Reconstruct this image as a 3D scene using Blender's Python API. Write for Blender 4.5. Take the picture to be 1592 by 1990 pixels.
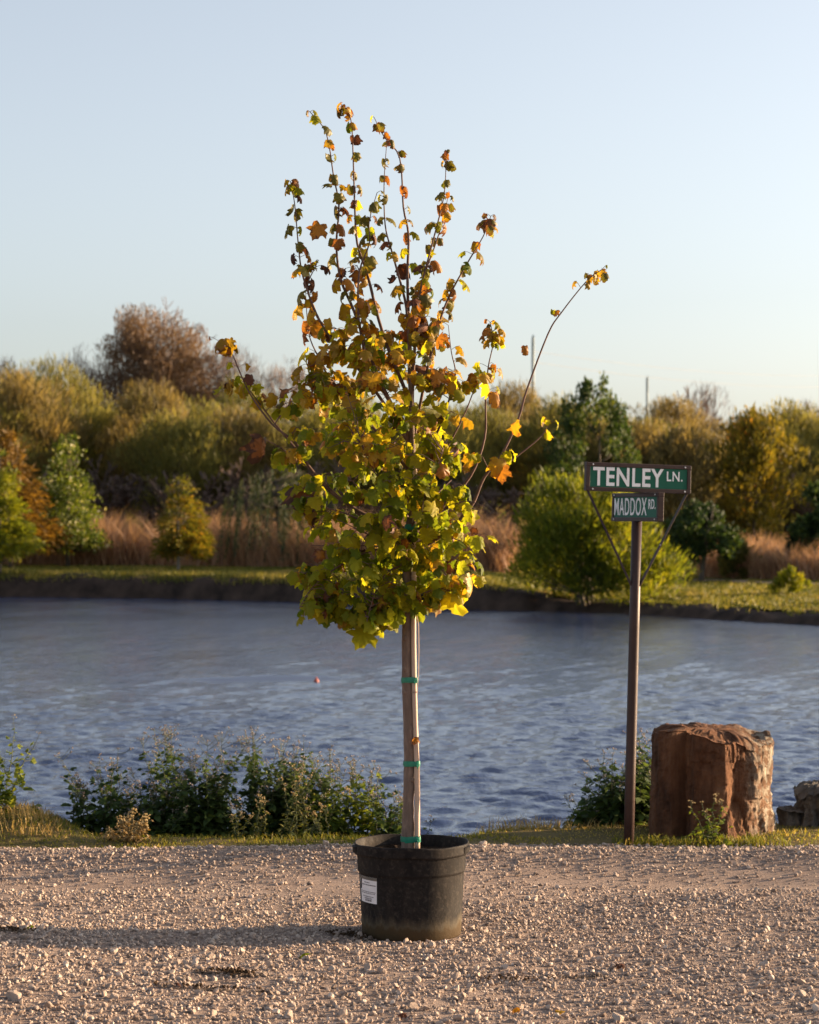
import bpy, bmesh, math, random
import numpy as np
from mathutils import Vector, Matrix, noise

for o in list(bpy.data.objects):
    bpy.data.objects.remove(o, do_unlink=True)
S = bpy.context.scene
C = S.collection
R = math.radians

# ------------------------------------------------------------------ camera
F, CX, HY, EYE = 4437.0, 796.0, 1031.0, 1.6       # focal length and horizon in photo pixels, eye height in metres
cam = bpy.data.cameras.new('camera')
cam.sensor_fit = 'HORIZONTAL'
cam.sensor_width = 24.0
cam.lens = 24.0 * F / 1592.0
cam.shift_y = 36.0 / 1592.0
cam.clip_start = 0.1
cam.clip_end = 8000
cam.dof.use_dof = True
cam.dof.focus_distance = 9.0
cam.dof.aperture_fstop = 5.0
camo = bpy.data.objects.new('camera', cam)
C.objects.link(camo)
camo.location = (0, 0, EYE)
camo.rotation_euler = (R(90), 0, 0)
S.camera = camo

# ------------------------------------------------------------------ light
SUN_EL, SUN_AZ = 11.0, 72.0        # azimuth clockwise from +Y: right of the picture and a little behind the tree
w = bpy.data.worlds.new('World')
S.world = w
w.use_nodes = True
nt = w.node_tree
bg = nt.nodes['Background']
sky = nt.nodes.new('ShaderNodeTexSky')
sky.sky_type = 'NISHITA'
sky.sun_disc = False
sky.sun_elevation = R(SUN_EL)
sky.sun_rotation = R(SUN_AZ)
sky.air_density = 0.8
sky.dust_density = 2.5
sky.ozone_density = 1.2
sky.altitude = 150
hs = nt.nodes.new('ShaderNodeHueSaturation')
hs.inputs['Saturation'].default_value = 0.54
nt.links.new(sky.outputs[0], hs.inputs['Color'])
tint = nt.nodes.new('ShaderNodeMix')
tint.data_type = 'RGBA'
tint.blend_type = 'MULTIPLY'
tint.inputs[0].default_value = 1
tint.inputs[7].default_value = (1.0, 0.99, 0.985, 1)
nt.links.new(hs.outputs[0], tint.inputs[6])
nt.links.new(tint.outputs[2], bg.inputs[0])
bg.inputs[1].default_value = 0.09
sd = bpy.data.lights.new('sun', 'SUN')
sd.energy = 5.0
sd.angle = R(0.53)
sd.color = (1.0, 0.70, 0.41)
so = bpy.data.objects.new('sun', sd)
C.objects.link(so)
sdir = Vector((math.sin(R(SUN_AZ)) * math.cos(R(SUN_EL)), math.cos(R(SUN_AZ)) * math.cos(R(SUN_EL)), math.sin(R(SUN_EL))))
so.rotation_euler = sdir.to_track_quat('Z', 'Y').to_euler()
so.location = (30, 10, 20)
S.view_settings.view_transform = 'Standard'
S.view_settings.look = 'None'
S.view_settings.gamma = 1
S.view_settings.use_curve_mapping = False
S.view_settings.exposure = 1.65

# ------------------------------------------------------------------ helpers
rng = np.random.default_rng(7)


def at(px, py, d):
    return Vector(((px - CX) / F * d, d, EYE - (py - HY) / F * d))


def sm(a, b, x):
    t = np.clip((np.asarray(x, float) - a) / (b - a), 0, 1)
    return t * t * (3 - 2 * t)


def vnoise(x, y, seed=0):
    x = np.asarray(x, float); y = np.asarray(y, float)
    xi = np.floor(x).astype(np.int64); yi = np.floor(y).astype(np.int64)
    fx = x - xi; fy = y - yi
    fx = fx * fx * (3 - 2 * fx); fy = fy * fy * (3 - 2 * fy)

    def h(a, b):
        n = (a * 374761393 + b * 668265263 + seed * 974711) & 0xFFFFFFFF
        n = ((n ^ (n >> 13)) * 1274126177) & 0xFFFFFFFF
        return ((n ^ (n >> 16)) & 0xFFFF) / 65535.0
    return (h(xi, yi) * (1 - fx) + h(xi + 1, yi) * fx) * (1 - fy) + (h(xi, yi + 1) * (1 - fx) + h(xi + 1, yi + 1) * fx) * fy


def fbm(x, y, seed=0, o=4):
    s = 0; a = .5
    for k in range(o):
        s = s + a * (vnoise(np.asarray(x) * 2 ** k, np.asarray(y) * 2 ** k, seed + k) - .5)
        a *= .5
    return s


def tag(o, label=None, cat=None, group=None, kind=None):
    if label: o['label'] = label
    if cat: o['category'] = cat
    if group: o['group'] = group
    if kind: o['kind'] = kind
    return o


def empty(name, loc, label, cat, group=None, rz=0):
    o = bpy.data.objects.new(name, None)
    o.empty_display_size = .1
    C.objects.link(o)
    o.location = loc
    o.rotation_euler = (0, 0, rz)
    return tag(o, label, cat, group)


def link(name, me, parent=None):
    o = bpy.data.objects.new(name, me)
    C.objects.link(o)
    if parent is not None:
        o.parent = parent
    return o


def np_mesh(name, V, Fa, mats, smooth=False, attrs=None, midx=None):
    """V (n,3), Fa (m,k) arrays -> mesh; attrs {name: per-vertex float array}."""
    me = bpy.data.meshes.new(name)
    V = np.ascontiguousarray(V, dtype=np.float32)
    Fa = np.ascontiguousarray(Fa, dtype=np.int32)
    m, k = Fa.shape
    me.vertices.add(len(V))
    me.vertices.foreach_set('co', V.ravel())
    me.loops.add(m * k)
    me.loops.foreach_set('vertex_index', Fa.ravel())
    me.polygons.add(m)
    me.polygons.foreach_set('loop_start', np.arange(0, m * k, k, dtype=np.int32))
    me.polygons.foreach_set('use_smooth', np.full(m, smooth))
    if midx is not None:
        me.polygons.foreach_set('material_index', np.asarray(midx, np.int32))
    for mt in (mats if isinstance(mats, (list, tuple)) else [mats]):
        me.materials.append(mt)
    me.update(calc_edges=True)
    if attrs:
        for an, av in attrs.items():
            a = me.attributes.new(an, 'FLOAT', 'POINT')
            a.data.foreach_set('value', np.ascontiguousarray(av, np.float32))
    return me


class MB:
    """collects shapes and links them as one mesh object"""

    def __init__(self):
        self.v = []; self.f = []; self.t = []; self.mi = []

    def add(self, V, Fc, tone=.5, mi=0):
        b = len(self.v)
        self.v.extend([tuple(p) for p in V])
        self.f.extend([tuple(i + b for i in q) for q in Fc])
        self.t.extend([tone] * len(V))
        self.mi.extend([mi] * len(Fc))

    def tube(self, pts, rad, n=6, tone=.5, mi=0, cap=True):
        P = [Vector(p) for p in pts]
        if not hasattr(rad, '__len__'):
            rad = [rad] * len(P)
        V = []; Fc = []
        up = Vector((0.31, 0.93, 0.2))
        for i, p in enumerate(P):
            d = (P[min(i + 1, len(P) - 1)] - P[max(i - 1, 0)])
            if d.length < 1e-9: d = Vector((0, 0, 1))
            d.normalize()
            a = d.cross(up)
            if a.length < 1e-3: a = d.cross(Vector((1, 0, 0)))
            a.normalize(); b = d.cross(a)
            for k in range(n):
                t = 2 * math.pi * k / n
                V.append(p + (a * math.cos(t) + b * math.sin(t)) * rad[i])
        for i in range(len(P) - 1):
            for k in range(n):
                k2 = (k + 1) % n
                Fc.append((i * n + k, i * n + k2, (i + 1) * n + k2, (i + 1) * n + k))
        if cap:
            Fc.append(tuple(range(n - 1, -1, -1)))
            Fc.append(tuple((len(P) - 1) * n + k for k in range(n)))
        self.add(V, Fc, tone, mi)

    def box(self, c, s, rot=None, tone=.5, mi=0, bev=0):
        bm = bmesh.new()
        bmesh.ops.create_cube(bm, size=1)
        for v in bm.verts:
            v.co = Vector((v.co.x * s[0], v.co.y * s[1], v.co.z * s[2]))
        if bev:
            bmesh.ops.bevel(bm, geom=bm.edges[:], offset=bev, segments=2, affect='EDGES', profile=.5)
        M = Matrix.Translation(c) @ (rot.to_4x4() if rot else Matrix())
        bm.verts.index_update()
        self.add([M @ v.co for v in bm.verts], [[v.index for v in f.verts] for f in bm.faces], tone, mi)
        bm.free()

    def lathe(self, prof, n=48, c=(0, 0, 0), tone=.5, close=False):
        V = []; Fc = []
        for r, z in prof:
            for k in range(n):
                t = 2 * math.pi * k / n
                V.append((c[0] + r * math.cos(t), c[1] + r * math.sin(t), c[2] + z))
        for i in range(len(prof) - 1):
            for k in range(n):
                k2 = (k + 1) % n
                Fc.append((i * n + k, i * n + k2, (i + 1) * n + k2, (i + 1) * n + k))
        self.add(V, Fc, tone)

    def build(self, name, mats, parent=None, smooth=False):
        me = bpy.data.meshes.new(name)
        me.from_pydata(self.v, [], self.f)
        for mt in (mats if isinstance(mats, (list, tuple)) else [mats]):
            me.materials.append(mt)
        me.polygons.foreach_set('use_smooth', [smooth] * len(self.f))
        me.polygons.foreach_set('material_index', self.mi)
        a = me.attributes.new('tone', 'FLOAT', 'POINT')
        a.data.foreach_set('value', self.t)
        me.update()
        return link(name, me, parent)


# ------------------------------------------------------------------ materials
def new_mat(name):
    m = bpy.data.materials.new(name)
    m.use_nodes = True
    return m, m.node_tree, m.node_tree.nodes['Principled BSDF']


def node(t, kind, **kw):
    n = t.nodes.new(kind)
    for k, v in kw.items():
        setattr(n, k, v)
    return n


def ramp(t, fac, stops):
    r = node(t, 'ShaderNodeValToRGB')
    e = r.color_ramp.elements
    while len(e) < len(stops):
        e.new(0.5)
    for i, (p, c) in enumerate(stops):
        e[i].position = p
        e[i].color = (c[0], c[1], c[2], 1)
    t.links.new(fac, r.inputs[0])
    return r.outputs[0]


def coord(t, kind='Object', scale=None):
    tc = node(t, 'ShaderNodeTexCoord')
    out = tc.outputs[kind]
    if scale:
        mp = node(t, 'ShaderNodeMapping')
        mp.inputs['Scale'].default_value = scale
        t.links.new(out, mp.inputs[0])
        out = mp.outputs[0]
    return out


def noise_n(t, vec, scale, detail=5, rough=.6):
    n = node(t, 'ShaderNodeTexNoise')
    n.inputs['Scale'].default_value = scale
    n.inputs['Detail'].default_value = detail
    n.inputs['Roughness'].default_value = rough
    t.links.new(vec, n.inputs['Vector'])
    return n.outputs['Fac']


def mixc(t, fac, a, b, mode='MIX'):
    m = node(t, 'ShaderNodeMix', data_type='RGBA', blend_type=mode)
    if hasattr(fac, 'links'): t.links.new(fac, m.inputs[0])
    else: m.inputs[0].default_value = fac
    for i, x in ((6, a), (7, b)):
        if hasattr(x, 'links'): t.links.new(x, m.inputs[i])
        else: m.inputs[i].default_value = (*x, 1)
    return m.outputs[2]


def mathn(t, op, a, b=None, clamp=False):
    m = node(t, 'ShaderNodeMath', operation=op)
    m.use_clamp = clamp
    for i, x in ((0, a), (1, b)):
        if x is None: continue
        if hasattr(x, 'links'): t.links.new(x, m.inputs[i])
        else: m.inputs[i].default_value = x
    return m.outputs[0]


def attr(t, name):
    return node(t, 'ShaderNodeAttribute', attribute_name=name).outputs['Fac']


def bump(t, h, bs, strength=.4, dist=.01):
    b = node(t, 'ShaderNodeBump')
    b.inputs['Strength'].default_value = strength
    b.inputs['Distance'].default_value = dist
    t.links.new(h, b.inputs['Height'])
    t.links.new(b.outputs[0], bs.inputs['Normal'])


def mat_noise(name, stops, scale=8, rough=.8, detail=6, bmp=0, bd=.01, cscale=None, spec=.3, metal=0, bscale=None):
    m, t, bs = new_mat(name)
    v = coord(t, 'Object', cscale)
    f = noise_n(t, v, scale, detail)
    t.links.new(ramp(t, f, stops), bs.inputs['Base Color'])
    bs.inputs['Roughness'].default_value = rough
    bs.inputs['Specular IOR Level'].default_value = spec
    bs.inputs['Metallic'].default_value = metal
    if bmp:
        bump(t, noise_n(t, v, bscale or scale * 3, 8), bs, bmp, bd)
    return m


def mat_leafy(name, stops, trans=.4, tcol=1.6, rough=.6, spec=.25, obj_rand=0.0, spots=None):
    """leaf stuff: colour from the per-leaf attribute, light passing through the blade"""
    m, t, bs = new_mat(name)
    f = attr(t, 'tone')
    if obj_rand:
        oi = node(t, 'ShaderNodeObjectInfo')
        f = mathn(t, 'ADD', f, mathn(t, 'MULTIPLY', mathn(t, 'SUBTRACT', oi.outputs['Random'], .5), obj_rand), clamp=True)
    col = ramp(t, f, stops)
    if spots:
        v = coord(t, 'Object')
        n = noise_n(t, v, spots[0], 4)
        e = mathn(t, 'MULTIPLY', attr(t, 'edge'), .28)
        k = ramp(t, mathn(t, 'ADD', n, e), [(spots[1], (0, 0, 0)), (spots[1] + .1, (1, 1, 1))])
        col = mixc(t, k, col, spots[2])
    t.links.new(col, bs.inputs['Base Color'])
    bs.inputs['Roughness'].default_value = rough
    bs.inputs['Specular IOR Level'].default_value = spec
    tr = node(t, 'ShaderNodeBsdfTranslucent')
    t.links.new(mixc(t, 1.0, col, (tcol, tcol * .95, tcol * .6), 'MULTIPLY'), tr.inputs[0])
    mx = node(t, 'ShaderNodeMixShader')
    mx.inputs[0].default_value = trans
    t.links.new(bs.outputs[0], mx.inputs[1])
    t.links.new(tr.outputs[0], mx.inputs[2])
    t.links.new(mx.outputs[0], t.nodes['Material Output'].inputs['Surface'])
    return m


M = {}
M['bark_far'] = mat_noise('far_bark', [(.3, (.05, .04, .03)), (.7, (.11, .09, .07))], 6, .9)
M['bark_pale'] = mat_noise('pale_bark', [(.3, (.22, .2, .17)), (.7, (.34, .31, .27))], 10, .9)
M['twig_brown'] = mat_noise('bare_twigs', [(.3, (.11, .07, .05)), (.7, (.2, .13, .09))], 2, .9)
M['twig_dark'] = mat_noise('dark_twigs', [(.3, (.09, .062, .052)), (.7, (.17, .12, .095))], 2, .9)
M['twig_haze'] = mat_leafy('fine_twigs', [(0, (.07, .045, .038)), (.5, (.14, .09, .07)), (1, (.22, .15, .12))], trans=.1)
M['olive'] = mat_leafy('olive_foliage', [(0, (.075, .078, .026)), (.5, (.15, .142, .04)), (1, (.25, .215, .06))], .55, obj_rand=.3)
M['olive_brown'] = mat_leafy('olive_brown_foliage', [(0, (.085, .07, .03)), (.5, (.165, .128, .048)), (1, (.26, .19, .065))], .45, obj_rand=.3)
M['brown_leaf'] = mat_leafy('russet_brown_foliage', [(0, (.085, .052, .034)), (.5, (.15, .095, .06)), (1, (.22, .145, .09))], trans=.25, obj_rand=.3)
M['rust'] = mat_leafy('rust_foliage', [(0, (.06, .04, .01)), (.5, (.14, .078, .014)), (1, (.24, .135, .02))], trans=.35)
M['yellow_green'] = mat_leafy('yellow_green_foliage', [(0, (.04, .06, .007)), (.5, (.13, .15, .01)), (1, (.3, .27, .018))], trans=.45)
M['green'] = mat_leafy('green_foliage', [(0, (.02, .045, .012)), (.55, (.06, .1, .018)), (1, (.13, .17, .03))], trans=.35)
M['dark_green'] = mat_leafy('dark_green_foliage', [(0, (.012, .025, .01)), (.5, (.03, .055, .014)), (1, (.08, .11, .02))], trans=.3)
M['green_oak'] = mat_leafy('oak_foliage', [(0, (.012, .026, .008)), (.5, (.04, .07, .014)), (1, (.12, .14, .02))], trans=.35)
M['poplar'] = mat_leafy('poplar_foliage', [(0, (.035, .06, .008)), (.6, (.11, .145, .014)), (.93, (.17, .19, .025)), (1, (.45, .42, .24))], trans=.4, rough=.5, spec=.3)
M['willow'] = mat_leafy('willow_foliage', [(0, (.02, .035, .016)), (.5, (.045, .062, .024)), (1, (.1, .11, .035))], trans=.25)
M['gold'] = mat_leafy('golden_foliage', [(0, (.06, .06, .012)), (.5, (.16, .13, .015)), (.85, (.3, .2, .02)), (1, (.34, .13, .02))], trans=.4)
M['cypress'] = mat_leafy('turning_cypress_foliage', [(0, (.04, .055, .008)), (.5, (.13, .12, .012)), (.8, (.25, .16, .015)), (1, (.36, .17, .016))], trans=.4)
M['reed'] = mat_leafy('dry_reeds', [(0, (.2, .11, .065)), (.5, (.38, .225, .14)), (1, (.55, .36, .23))], trans=.3)
M['grass'] = mat_leafy('bank_grass', [(0, (.05, .07, .01)), (.5, (.13, .14, .018)), (.8, (.24, .2, .035)), (1, (.4, .3, .11))], trans=.4)
M['dry_grass'] = mat_leafy('dry_grass', [(0, (.2, .13, .05)), (.5, (.36, .25, .09)), (1, (.5, .37, .16))], trans=.3)
M['lawn_grass'] = mat_leafy('lawn_grass', [(0, (.05, .06, .012)), (.5, (.13, .13, .02)), (1, (.28, .22, .05))], trans=.3)

# ------------------------------------------------------------------ ground: gravel, near bank
ZW = -0.7        # water level


def edge_y(x):   # where the gravel ends and the grass begins
    return 11.52 + .055 * np.asarray(x) + .05 * (vnoise(np.asarray(x) * 3, 0.3, 5) - .5)


def gz(x, y):
    x = np.asarray(x, float); y = np.asarray(y, float)
    near = 1 - sm(8.6, 9.7, y)
    z = .05 * np.clip(-x - .12, 0, 2.2) * near * sm(6.0, 8.2, y)  # made-up rise left of the pot, shaped so its shadow runs level
    z = z + .05 * fbm(x * 1.3, y * 1.3, 3, 3)
    z = z + .045 * np.exp(-((y - 11.15) / .22) ** 2)                      # loose ridge thrown up along the edge
    z = z - .03 * np.exp(-((y - 10.45) / .3) ** 2)                      # packed wheel track
    z = z * (1 - sm(11.3, 11.8, y))
    drop = y - (11.84 + .14 * (vnoise(x * 1.7, 1.5, 9) - .5) + .3 * sm(.1, .7, x) + .35 * sm(.9, 1.3, x) + .4 * (1 - sm(-1.95, -1.6, x)))
    z = z - .9 * sm(0, 1.7, drop) - .25 * sm(1.5, 5, drop)
    z = z + .09 * (1 - sm(-2.1, -1.6, x)) * sm(11.6, 12.0, y) * (1 - sm(12.3, 13.2, y))
    return z + .025 * fbm(x * 4, y * 4, 13, 2) * sm(11.4, 11.8, y)


def flat_z(x, y):   # gravel base is levelled where the pot stands
    z = gz(x, y)
    k = np.exp(-(((np.asarray(x) - .01) ** 2 + (np.asarray(y) - 9.06) ** 2) / .28 ** 2) ** 2)
    return z * (1 - k)


def mat_ground():
    m, t, bs = new_mat('gravel_dust')
    v = coord(t)
    f = noise_n(t, v, 3, 6)
    f2 = noise_n(t, v, 120, 4)
    c = ramp(t, f, [(.3, (.27, .2, .17)), (.7, (.36, .275, .235))])
    c = mixc(t, mathn(t, 'MULTIPLY', f2, .6), c, (.24, .185, .15))
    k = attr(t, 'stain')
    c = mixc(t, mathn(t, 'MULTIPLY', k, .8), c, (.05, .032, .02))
    t.links.new(c, bs.inputs['Base Color'])
    bs.inputs['Roughness'].default_value = .95
    bs.inputs['Specular IOR Level'].default_value = .15
    bump(t, mathn(t, 'ADD', noise_n(t, v, 60, 8, .7), noise_n(t, v, 260, 4)), bs, .8, .012)
    return m


def mat_soil(name, a, b, sc=5):
    return mat_noise(name, [(.3, a), (.7, b)], sc, .95, 8, .7, .03, spec=.1)


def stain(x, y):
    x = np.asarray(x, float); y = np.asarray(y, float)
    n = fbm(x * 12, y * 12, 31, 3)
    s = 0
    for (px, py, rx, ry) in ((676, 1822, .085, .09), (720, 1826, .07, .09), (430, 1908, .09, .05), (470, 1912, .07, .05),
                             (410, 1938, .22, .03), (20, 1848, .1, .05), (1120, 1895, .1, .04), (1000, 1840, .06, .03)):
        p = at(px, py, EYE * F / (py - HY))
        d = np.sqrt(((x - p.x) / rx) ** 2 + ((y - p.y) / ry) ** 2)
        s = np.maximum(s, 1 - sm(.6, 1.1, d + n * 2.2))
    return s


def grid_mesh(xs, ys, zf):
    X, Y = np.meshgrid(xs, ys)
    V = np.stack([X.ravel(), Y.ravel(), zf(X, Y).ravel()], 1)
    nx, ny = len(xs), len(ys)
    i = (np.arange(ny - 1)[:, None] * nx + np.arange(nx - 1)[None]).ravel()
    return V, np.stack([i, i + 1, i + nx + 1, i + nx], 1)


xs = np.concatenate([np.array([-2500, -800, -200, -60, -25, -12, -7, -5]), np.arange(-3.6, -2.5, .1), np.arange(-2.5, 2.6, .025),
                     np.arange(2.6, 3.7, .1), np.array([5, 7, 12, 25, 60, 200, 800, 2500])])
ys = np.concatenate([np.array([-2500, -600, -100, -30, -10, -3, 0, 2, 4]), np.arange(5, 6.9, .1), np.arange(6.9, 11.5, .022)])
V, Fq = grid_mesh(xs, ys, flat_z)
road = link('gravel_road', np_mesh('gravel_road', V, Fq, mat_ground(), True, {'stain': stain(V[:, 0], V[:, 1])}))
tag(road, kind='structure')
ysb = np.concatenate([np.arange(11.478, 14, .05), np.array([14.4, 15, 16, 18, 22])])
xb = np.concatenate([np.array([-2500, -800, -200, -60, -25, -12, -7, -5]), np.arange(-3.6, 3.7, .06), np.array([5, 7, 12, 25, 60, 200, 800, 2500])])
V, Fq = grid_mesh(xb, ysb, lambda x, y: gz(x, y) - .012 * (1 - sm(11.5, 11.56, y)))
bank = link('bank', np_mesh('bank', V, Fq, mat_soil('bank_soil', (.07, .06, .025), (.16, .12, .05))))
tag(bank, kind='structure')

# ------------------------------------------------------------------ water
def streak(X, Y):
    n_ = .9 * (vnoise(X * 1.4, Y * .7, 91) - .5)
    return np.exp(-np.maximum(0, np.sqrt(((X + 2.6) / 1.5) ** 2 + ((Y - 35.3) / .8) ** 2) - .6 + n_) ** 2 * 5)


def calm_spot(X, Y):       # slicks where the ripples die down
    n_ = .9 * (vnoise(X * 1.4, Y * .7, 91) - .5)
    a = np.exp(-np.maximum(0, np.sqrt(((X + 2.6) / 1.5) ** 2 + ((Y - 35.3) / .8) ** 2) - .6 + n_) ** 2 * 5)
    b = .8 * np.exp(-((Y - (shore_far(X / Y) - 5)) / 5) ** 2)
    c = .55 * sm(.6, .8, vnoise(X * .25 + 3, Y * .12, 95))
    return np.clip(np.maximum(np.maximum(a * .9, .3 * b), .4 * c), 0, 1)


def shore_far(u):
    return (EYE - ZW) * F / (np.interp(u * F + CX, [-4000, 0, 300, 580, 850, 1000, 1200, 1400, 1592, 4000.], [1158, 1160, 1163, 1170, 1183, 1187, 1192, 1205, 1217, 1230.]) - HY)


def make_waves(X, Y, dx):
    rw = np.random.default_rng(11)
    Z = np.zeros_like(X)
    for k in range(70):
        lam = .075 * (.46 / .075) ** rw.random()
        th = R(96) + rw.normal() * .6
        kx, ky = math.cos(th) * 2 * math.pi / lam, math.sin(th) * 2 * math.pi / lam
        ph = rw.random() * 6.283
        A = .0078 * lam ** .76 * (0.5 + rw.random())
        att = np.clip((lam / dx - 2.2) / 2, 0, 1)
        wv = np.sin(kx * X + ky * Y + ph + 1.5 * vnoise(X * .4, Y * .25, 40 + k % 5))
        Z += A * att * (wv + .25 * (wv * wv - .5))
    gust = .55 + .75 * vnoise(X * .12, Y * .05, 77)
    return Z * gust * (1 - calm_spot(X, Y))


us = np.concatenate([np.array([-1.6, -1.1, -.8, -.6, -.45, -.35, -.4]), np.arange(-.36, -.212, .005), np.linspace(-.21, .21, 430), np.arange(.212, .36, .005), np.array([.4, .45, .6, .8, 1.1, 1.6])])
ds = 12.6 * np.exp(np.arange(0, 1.95, .0032))
U, D = np.meshgrid(us, ds)
X = U * D
dd = .0032 * D
Z = ZW + make_waves(X, D, np.maximum(dd, .001 * D)) * (np.abs(U) < .365)
V = np.stack([X.ravel(), D.ravel(), Z.ravel()], 1)
nx, ny = len(us), len(ds)
i = (np.arange(ny - 1)[:, None] * nx + np.arange(nx - 1)[None]).ravel()
m, t, bs = new_mat('pond_water')
bs.inputs['Base Color'].default_value = (.05, .045, .04, 1)
bs.inputs['Roughness'].default_value = .07
bs.inputs['IOR'].default_value = 1.333
bs.inputs['Base Color'].default_value = (.03, .05, .12, 1)
fine = mathn(t, 'MULTIPLY', noise_n(t, coord(t, 'Object', (1, .8, 1)), 18, 4), .4)
chop = noise_n(t, coord(t, 'Object', (1, .85, 1)), 4.2, 4)
hgt_ = mathn(t, 'MULTIPLY', mathn(t, 'ADD', fine, chop), mathn(t, 'SUBTRACT', 1.0, attr(t, 'calm')))
gustm = ramp(t, noise_n(t, coord(t, 'Object', (.7, .3, 1)), 1.0, 4, .6), [(.36, (.5, .5, .5)), (.64, (1, 1, 1))])
hgt_ = mathn(t, 'MULTIPLY', hgt_, gustm)
t.links.new(mathn(t, 'ADD', ramp(t, gustm, [(.4, (.06, .06, .06)), (1, (.09, .09, .09))]), mathn(t, 'MULTIPLY', attr(t, 'streak'), .32)), bs.inputs['Roughness'])
bump(t, hgt_, bs, .8, .06)
water = link('water', np_mesh('water', V, np.stack([i, i + 1, i + nx + 1, i + nx], 1), m, True, {'calm': calm_spot(X, D).ravel(), 'streak': streak(X, D).ravel()}))
tag(water, kind='structure')

# ------------------------------------------------------------------ far bank
SHx = np.array([-4000, 0, 300, 580, 850, 1000, 1200, 1400, 1592, 4000.])
SHy = np.array([1158, 1160, 1163, 1170, 1183, 1187, 1192, 1205, 1217, 1230.])


def shore(px):
    return (EYE - ZW) * F / (np.interp(px, SHx, SHy) - HY)


def far_z(px, s):
    s = np.asarray(s, float)
    zl = np.interp(s, [-4, 0, .35, .9, 3, 15, 40, 60, 110, 300], [-1.2, -.74, -.1, .06, .12, .2, .6, 2.8, 5.0, 5.5])
    zr = np.interp(s, [-4, 0, .5, 1.4, 5, 25, 52, 74, 120, 300], [-1.2, -.74, -.5, -.4, -.3, -.06, .6, 2.8, 5.0, 5.5])
    k = sm(880, 1180, px)
    return zl * (1 - k) + zr * k


def far_at(px, d):
    return Vector(((px - CX) / F * d, d, float(far_z(px, d - shore(px)))))


def far_sheet(name, pxs, ss, mt, lift=0, rough=.0):
    P, Q = np.meshgrid(pxs, ss)
    Dd = shore(P) + Q + .5 * fbm(P * .02, Q * .0, 8, 3)
    Xx = (P - CX) / F * Dd
    Zz = far_z(P, Q) + lift + rough * fbm(Xx * 1.6, Dd * 1.6, 21, 4)
    Vv = np.stack([Xx.ravel(), Dd.ravel(), Zz.ravel()], 1)
    n1, n2 = len(pxs), len(ss)
    ii = (np.arange(n2 - 1)[:, None] * n1 + np.arange(n1 - 1)[None]).ravel()
    return link(name, np_mesh(name, Vv, np.stack([ii, ii + 1, ii + n1 + 1, ii + n1], 1), mt, True))


pxs = np.concatenate([np.array([-9000, -5000, -3000, -1800, -1100, -700]), np.arange(-450, 2050, 8.), np.array([2300, 2700, 3400, 4600, 6600, 11000])])
fb = far_sheet('far_shore', pxs, np.array([-4, -1.5, -.4, 0, .12, .25, .4, .6, .9, 1.15, 1.4]), mat_soil('shore_soil', (.022, .016, .014), (.075, .05, .038), 1.5), 0, .3)
tag(fb, kind='structure')
m, t, bs = new_mat('far_lawn')
v = coord(t)
c = ramp(t, noise_n(t, coord(t, 'Object', (.5, .22, 1)), 1.0, 6), [(.36, (.055, .06, .014)), (.5, (.11, .105, .022)), (.62, (.26, .18, .05))])
t.links.new(c, bs.inputs['Base Color'])
bs.inputs['Roughness'].default_value = 1
bs.inputs['Specular IOR Level'].default_value = 0
bump(t, noise_n(t, v, 9, 6), bs, .8, .08)
fl = far_sheet('lawn', pxs, np.array([1.35, 2, 3, 4, 6, 8, 10, 13, 16, 20, 25, 30, 40, 50, 60, 75, 90, 110, 140, 200, 600, 2500, 6000.]), m, .02, .12)
tag(fl, kind='structure')
pa = far_sheet('path', np.arange(1150, 2100, 8.), np.array([17.5, 18.2, 19, 19.6]), mat_soil('path_gravel', (.16, .12, .09), (.24, .18, .13)), .03, .1)
tag(pa, kind='structure')


def blades(n, P, h, wd, lean, tone, seg=2, rs=None):
    """n grass blades standing on points P (n,3); h, wd, tone arrays"""
    rs = rs or rng
    a = rs.random(n) * 6.283
    la = np.stack([np.cos(a), np.sin(a)], 1) * (lean * rs.random(n) ** .7)[:, None]
    b = rs.random(n) * 6.283
    wv = np.stack([np.cos(b), np.sin(b), np.zeros(n)], 1) * (wd / 2)[:, None]
    rows = []
    for k in range(seg + 1):
        q = k / seg
        c = P.copy()
        c[:, :2] += la * (h * q ** 1.8)[:, None]
        c[:, 2] += h * q * (1 - .35 * q * lean)
        if k < seg:
            s = 1 - .45 * q
            rows += [c - wv * s, c + wv * s]
        else:
            rows += [c]
    Vv = np.stack(rows, 1)
    nv = Vv.shape[1]
    base = np.arange(n)[:, None] * nv
    tri = []
    for k in range(seg):
        o = 2 * k
        if k < seg - 1:
            tri += [(o, o + 1, o + 3), (o, o + 3, o + 2)]
        else:
            tri += [(o, o + 1, o + 2)]
    Ff = (base[:, None, :] + np.array(tri)[None]).reshape(-1, 3)
    return Vv.reshape(-1, 3), Ff, np.repeat(tone, nv)


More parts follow.
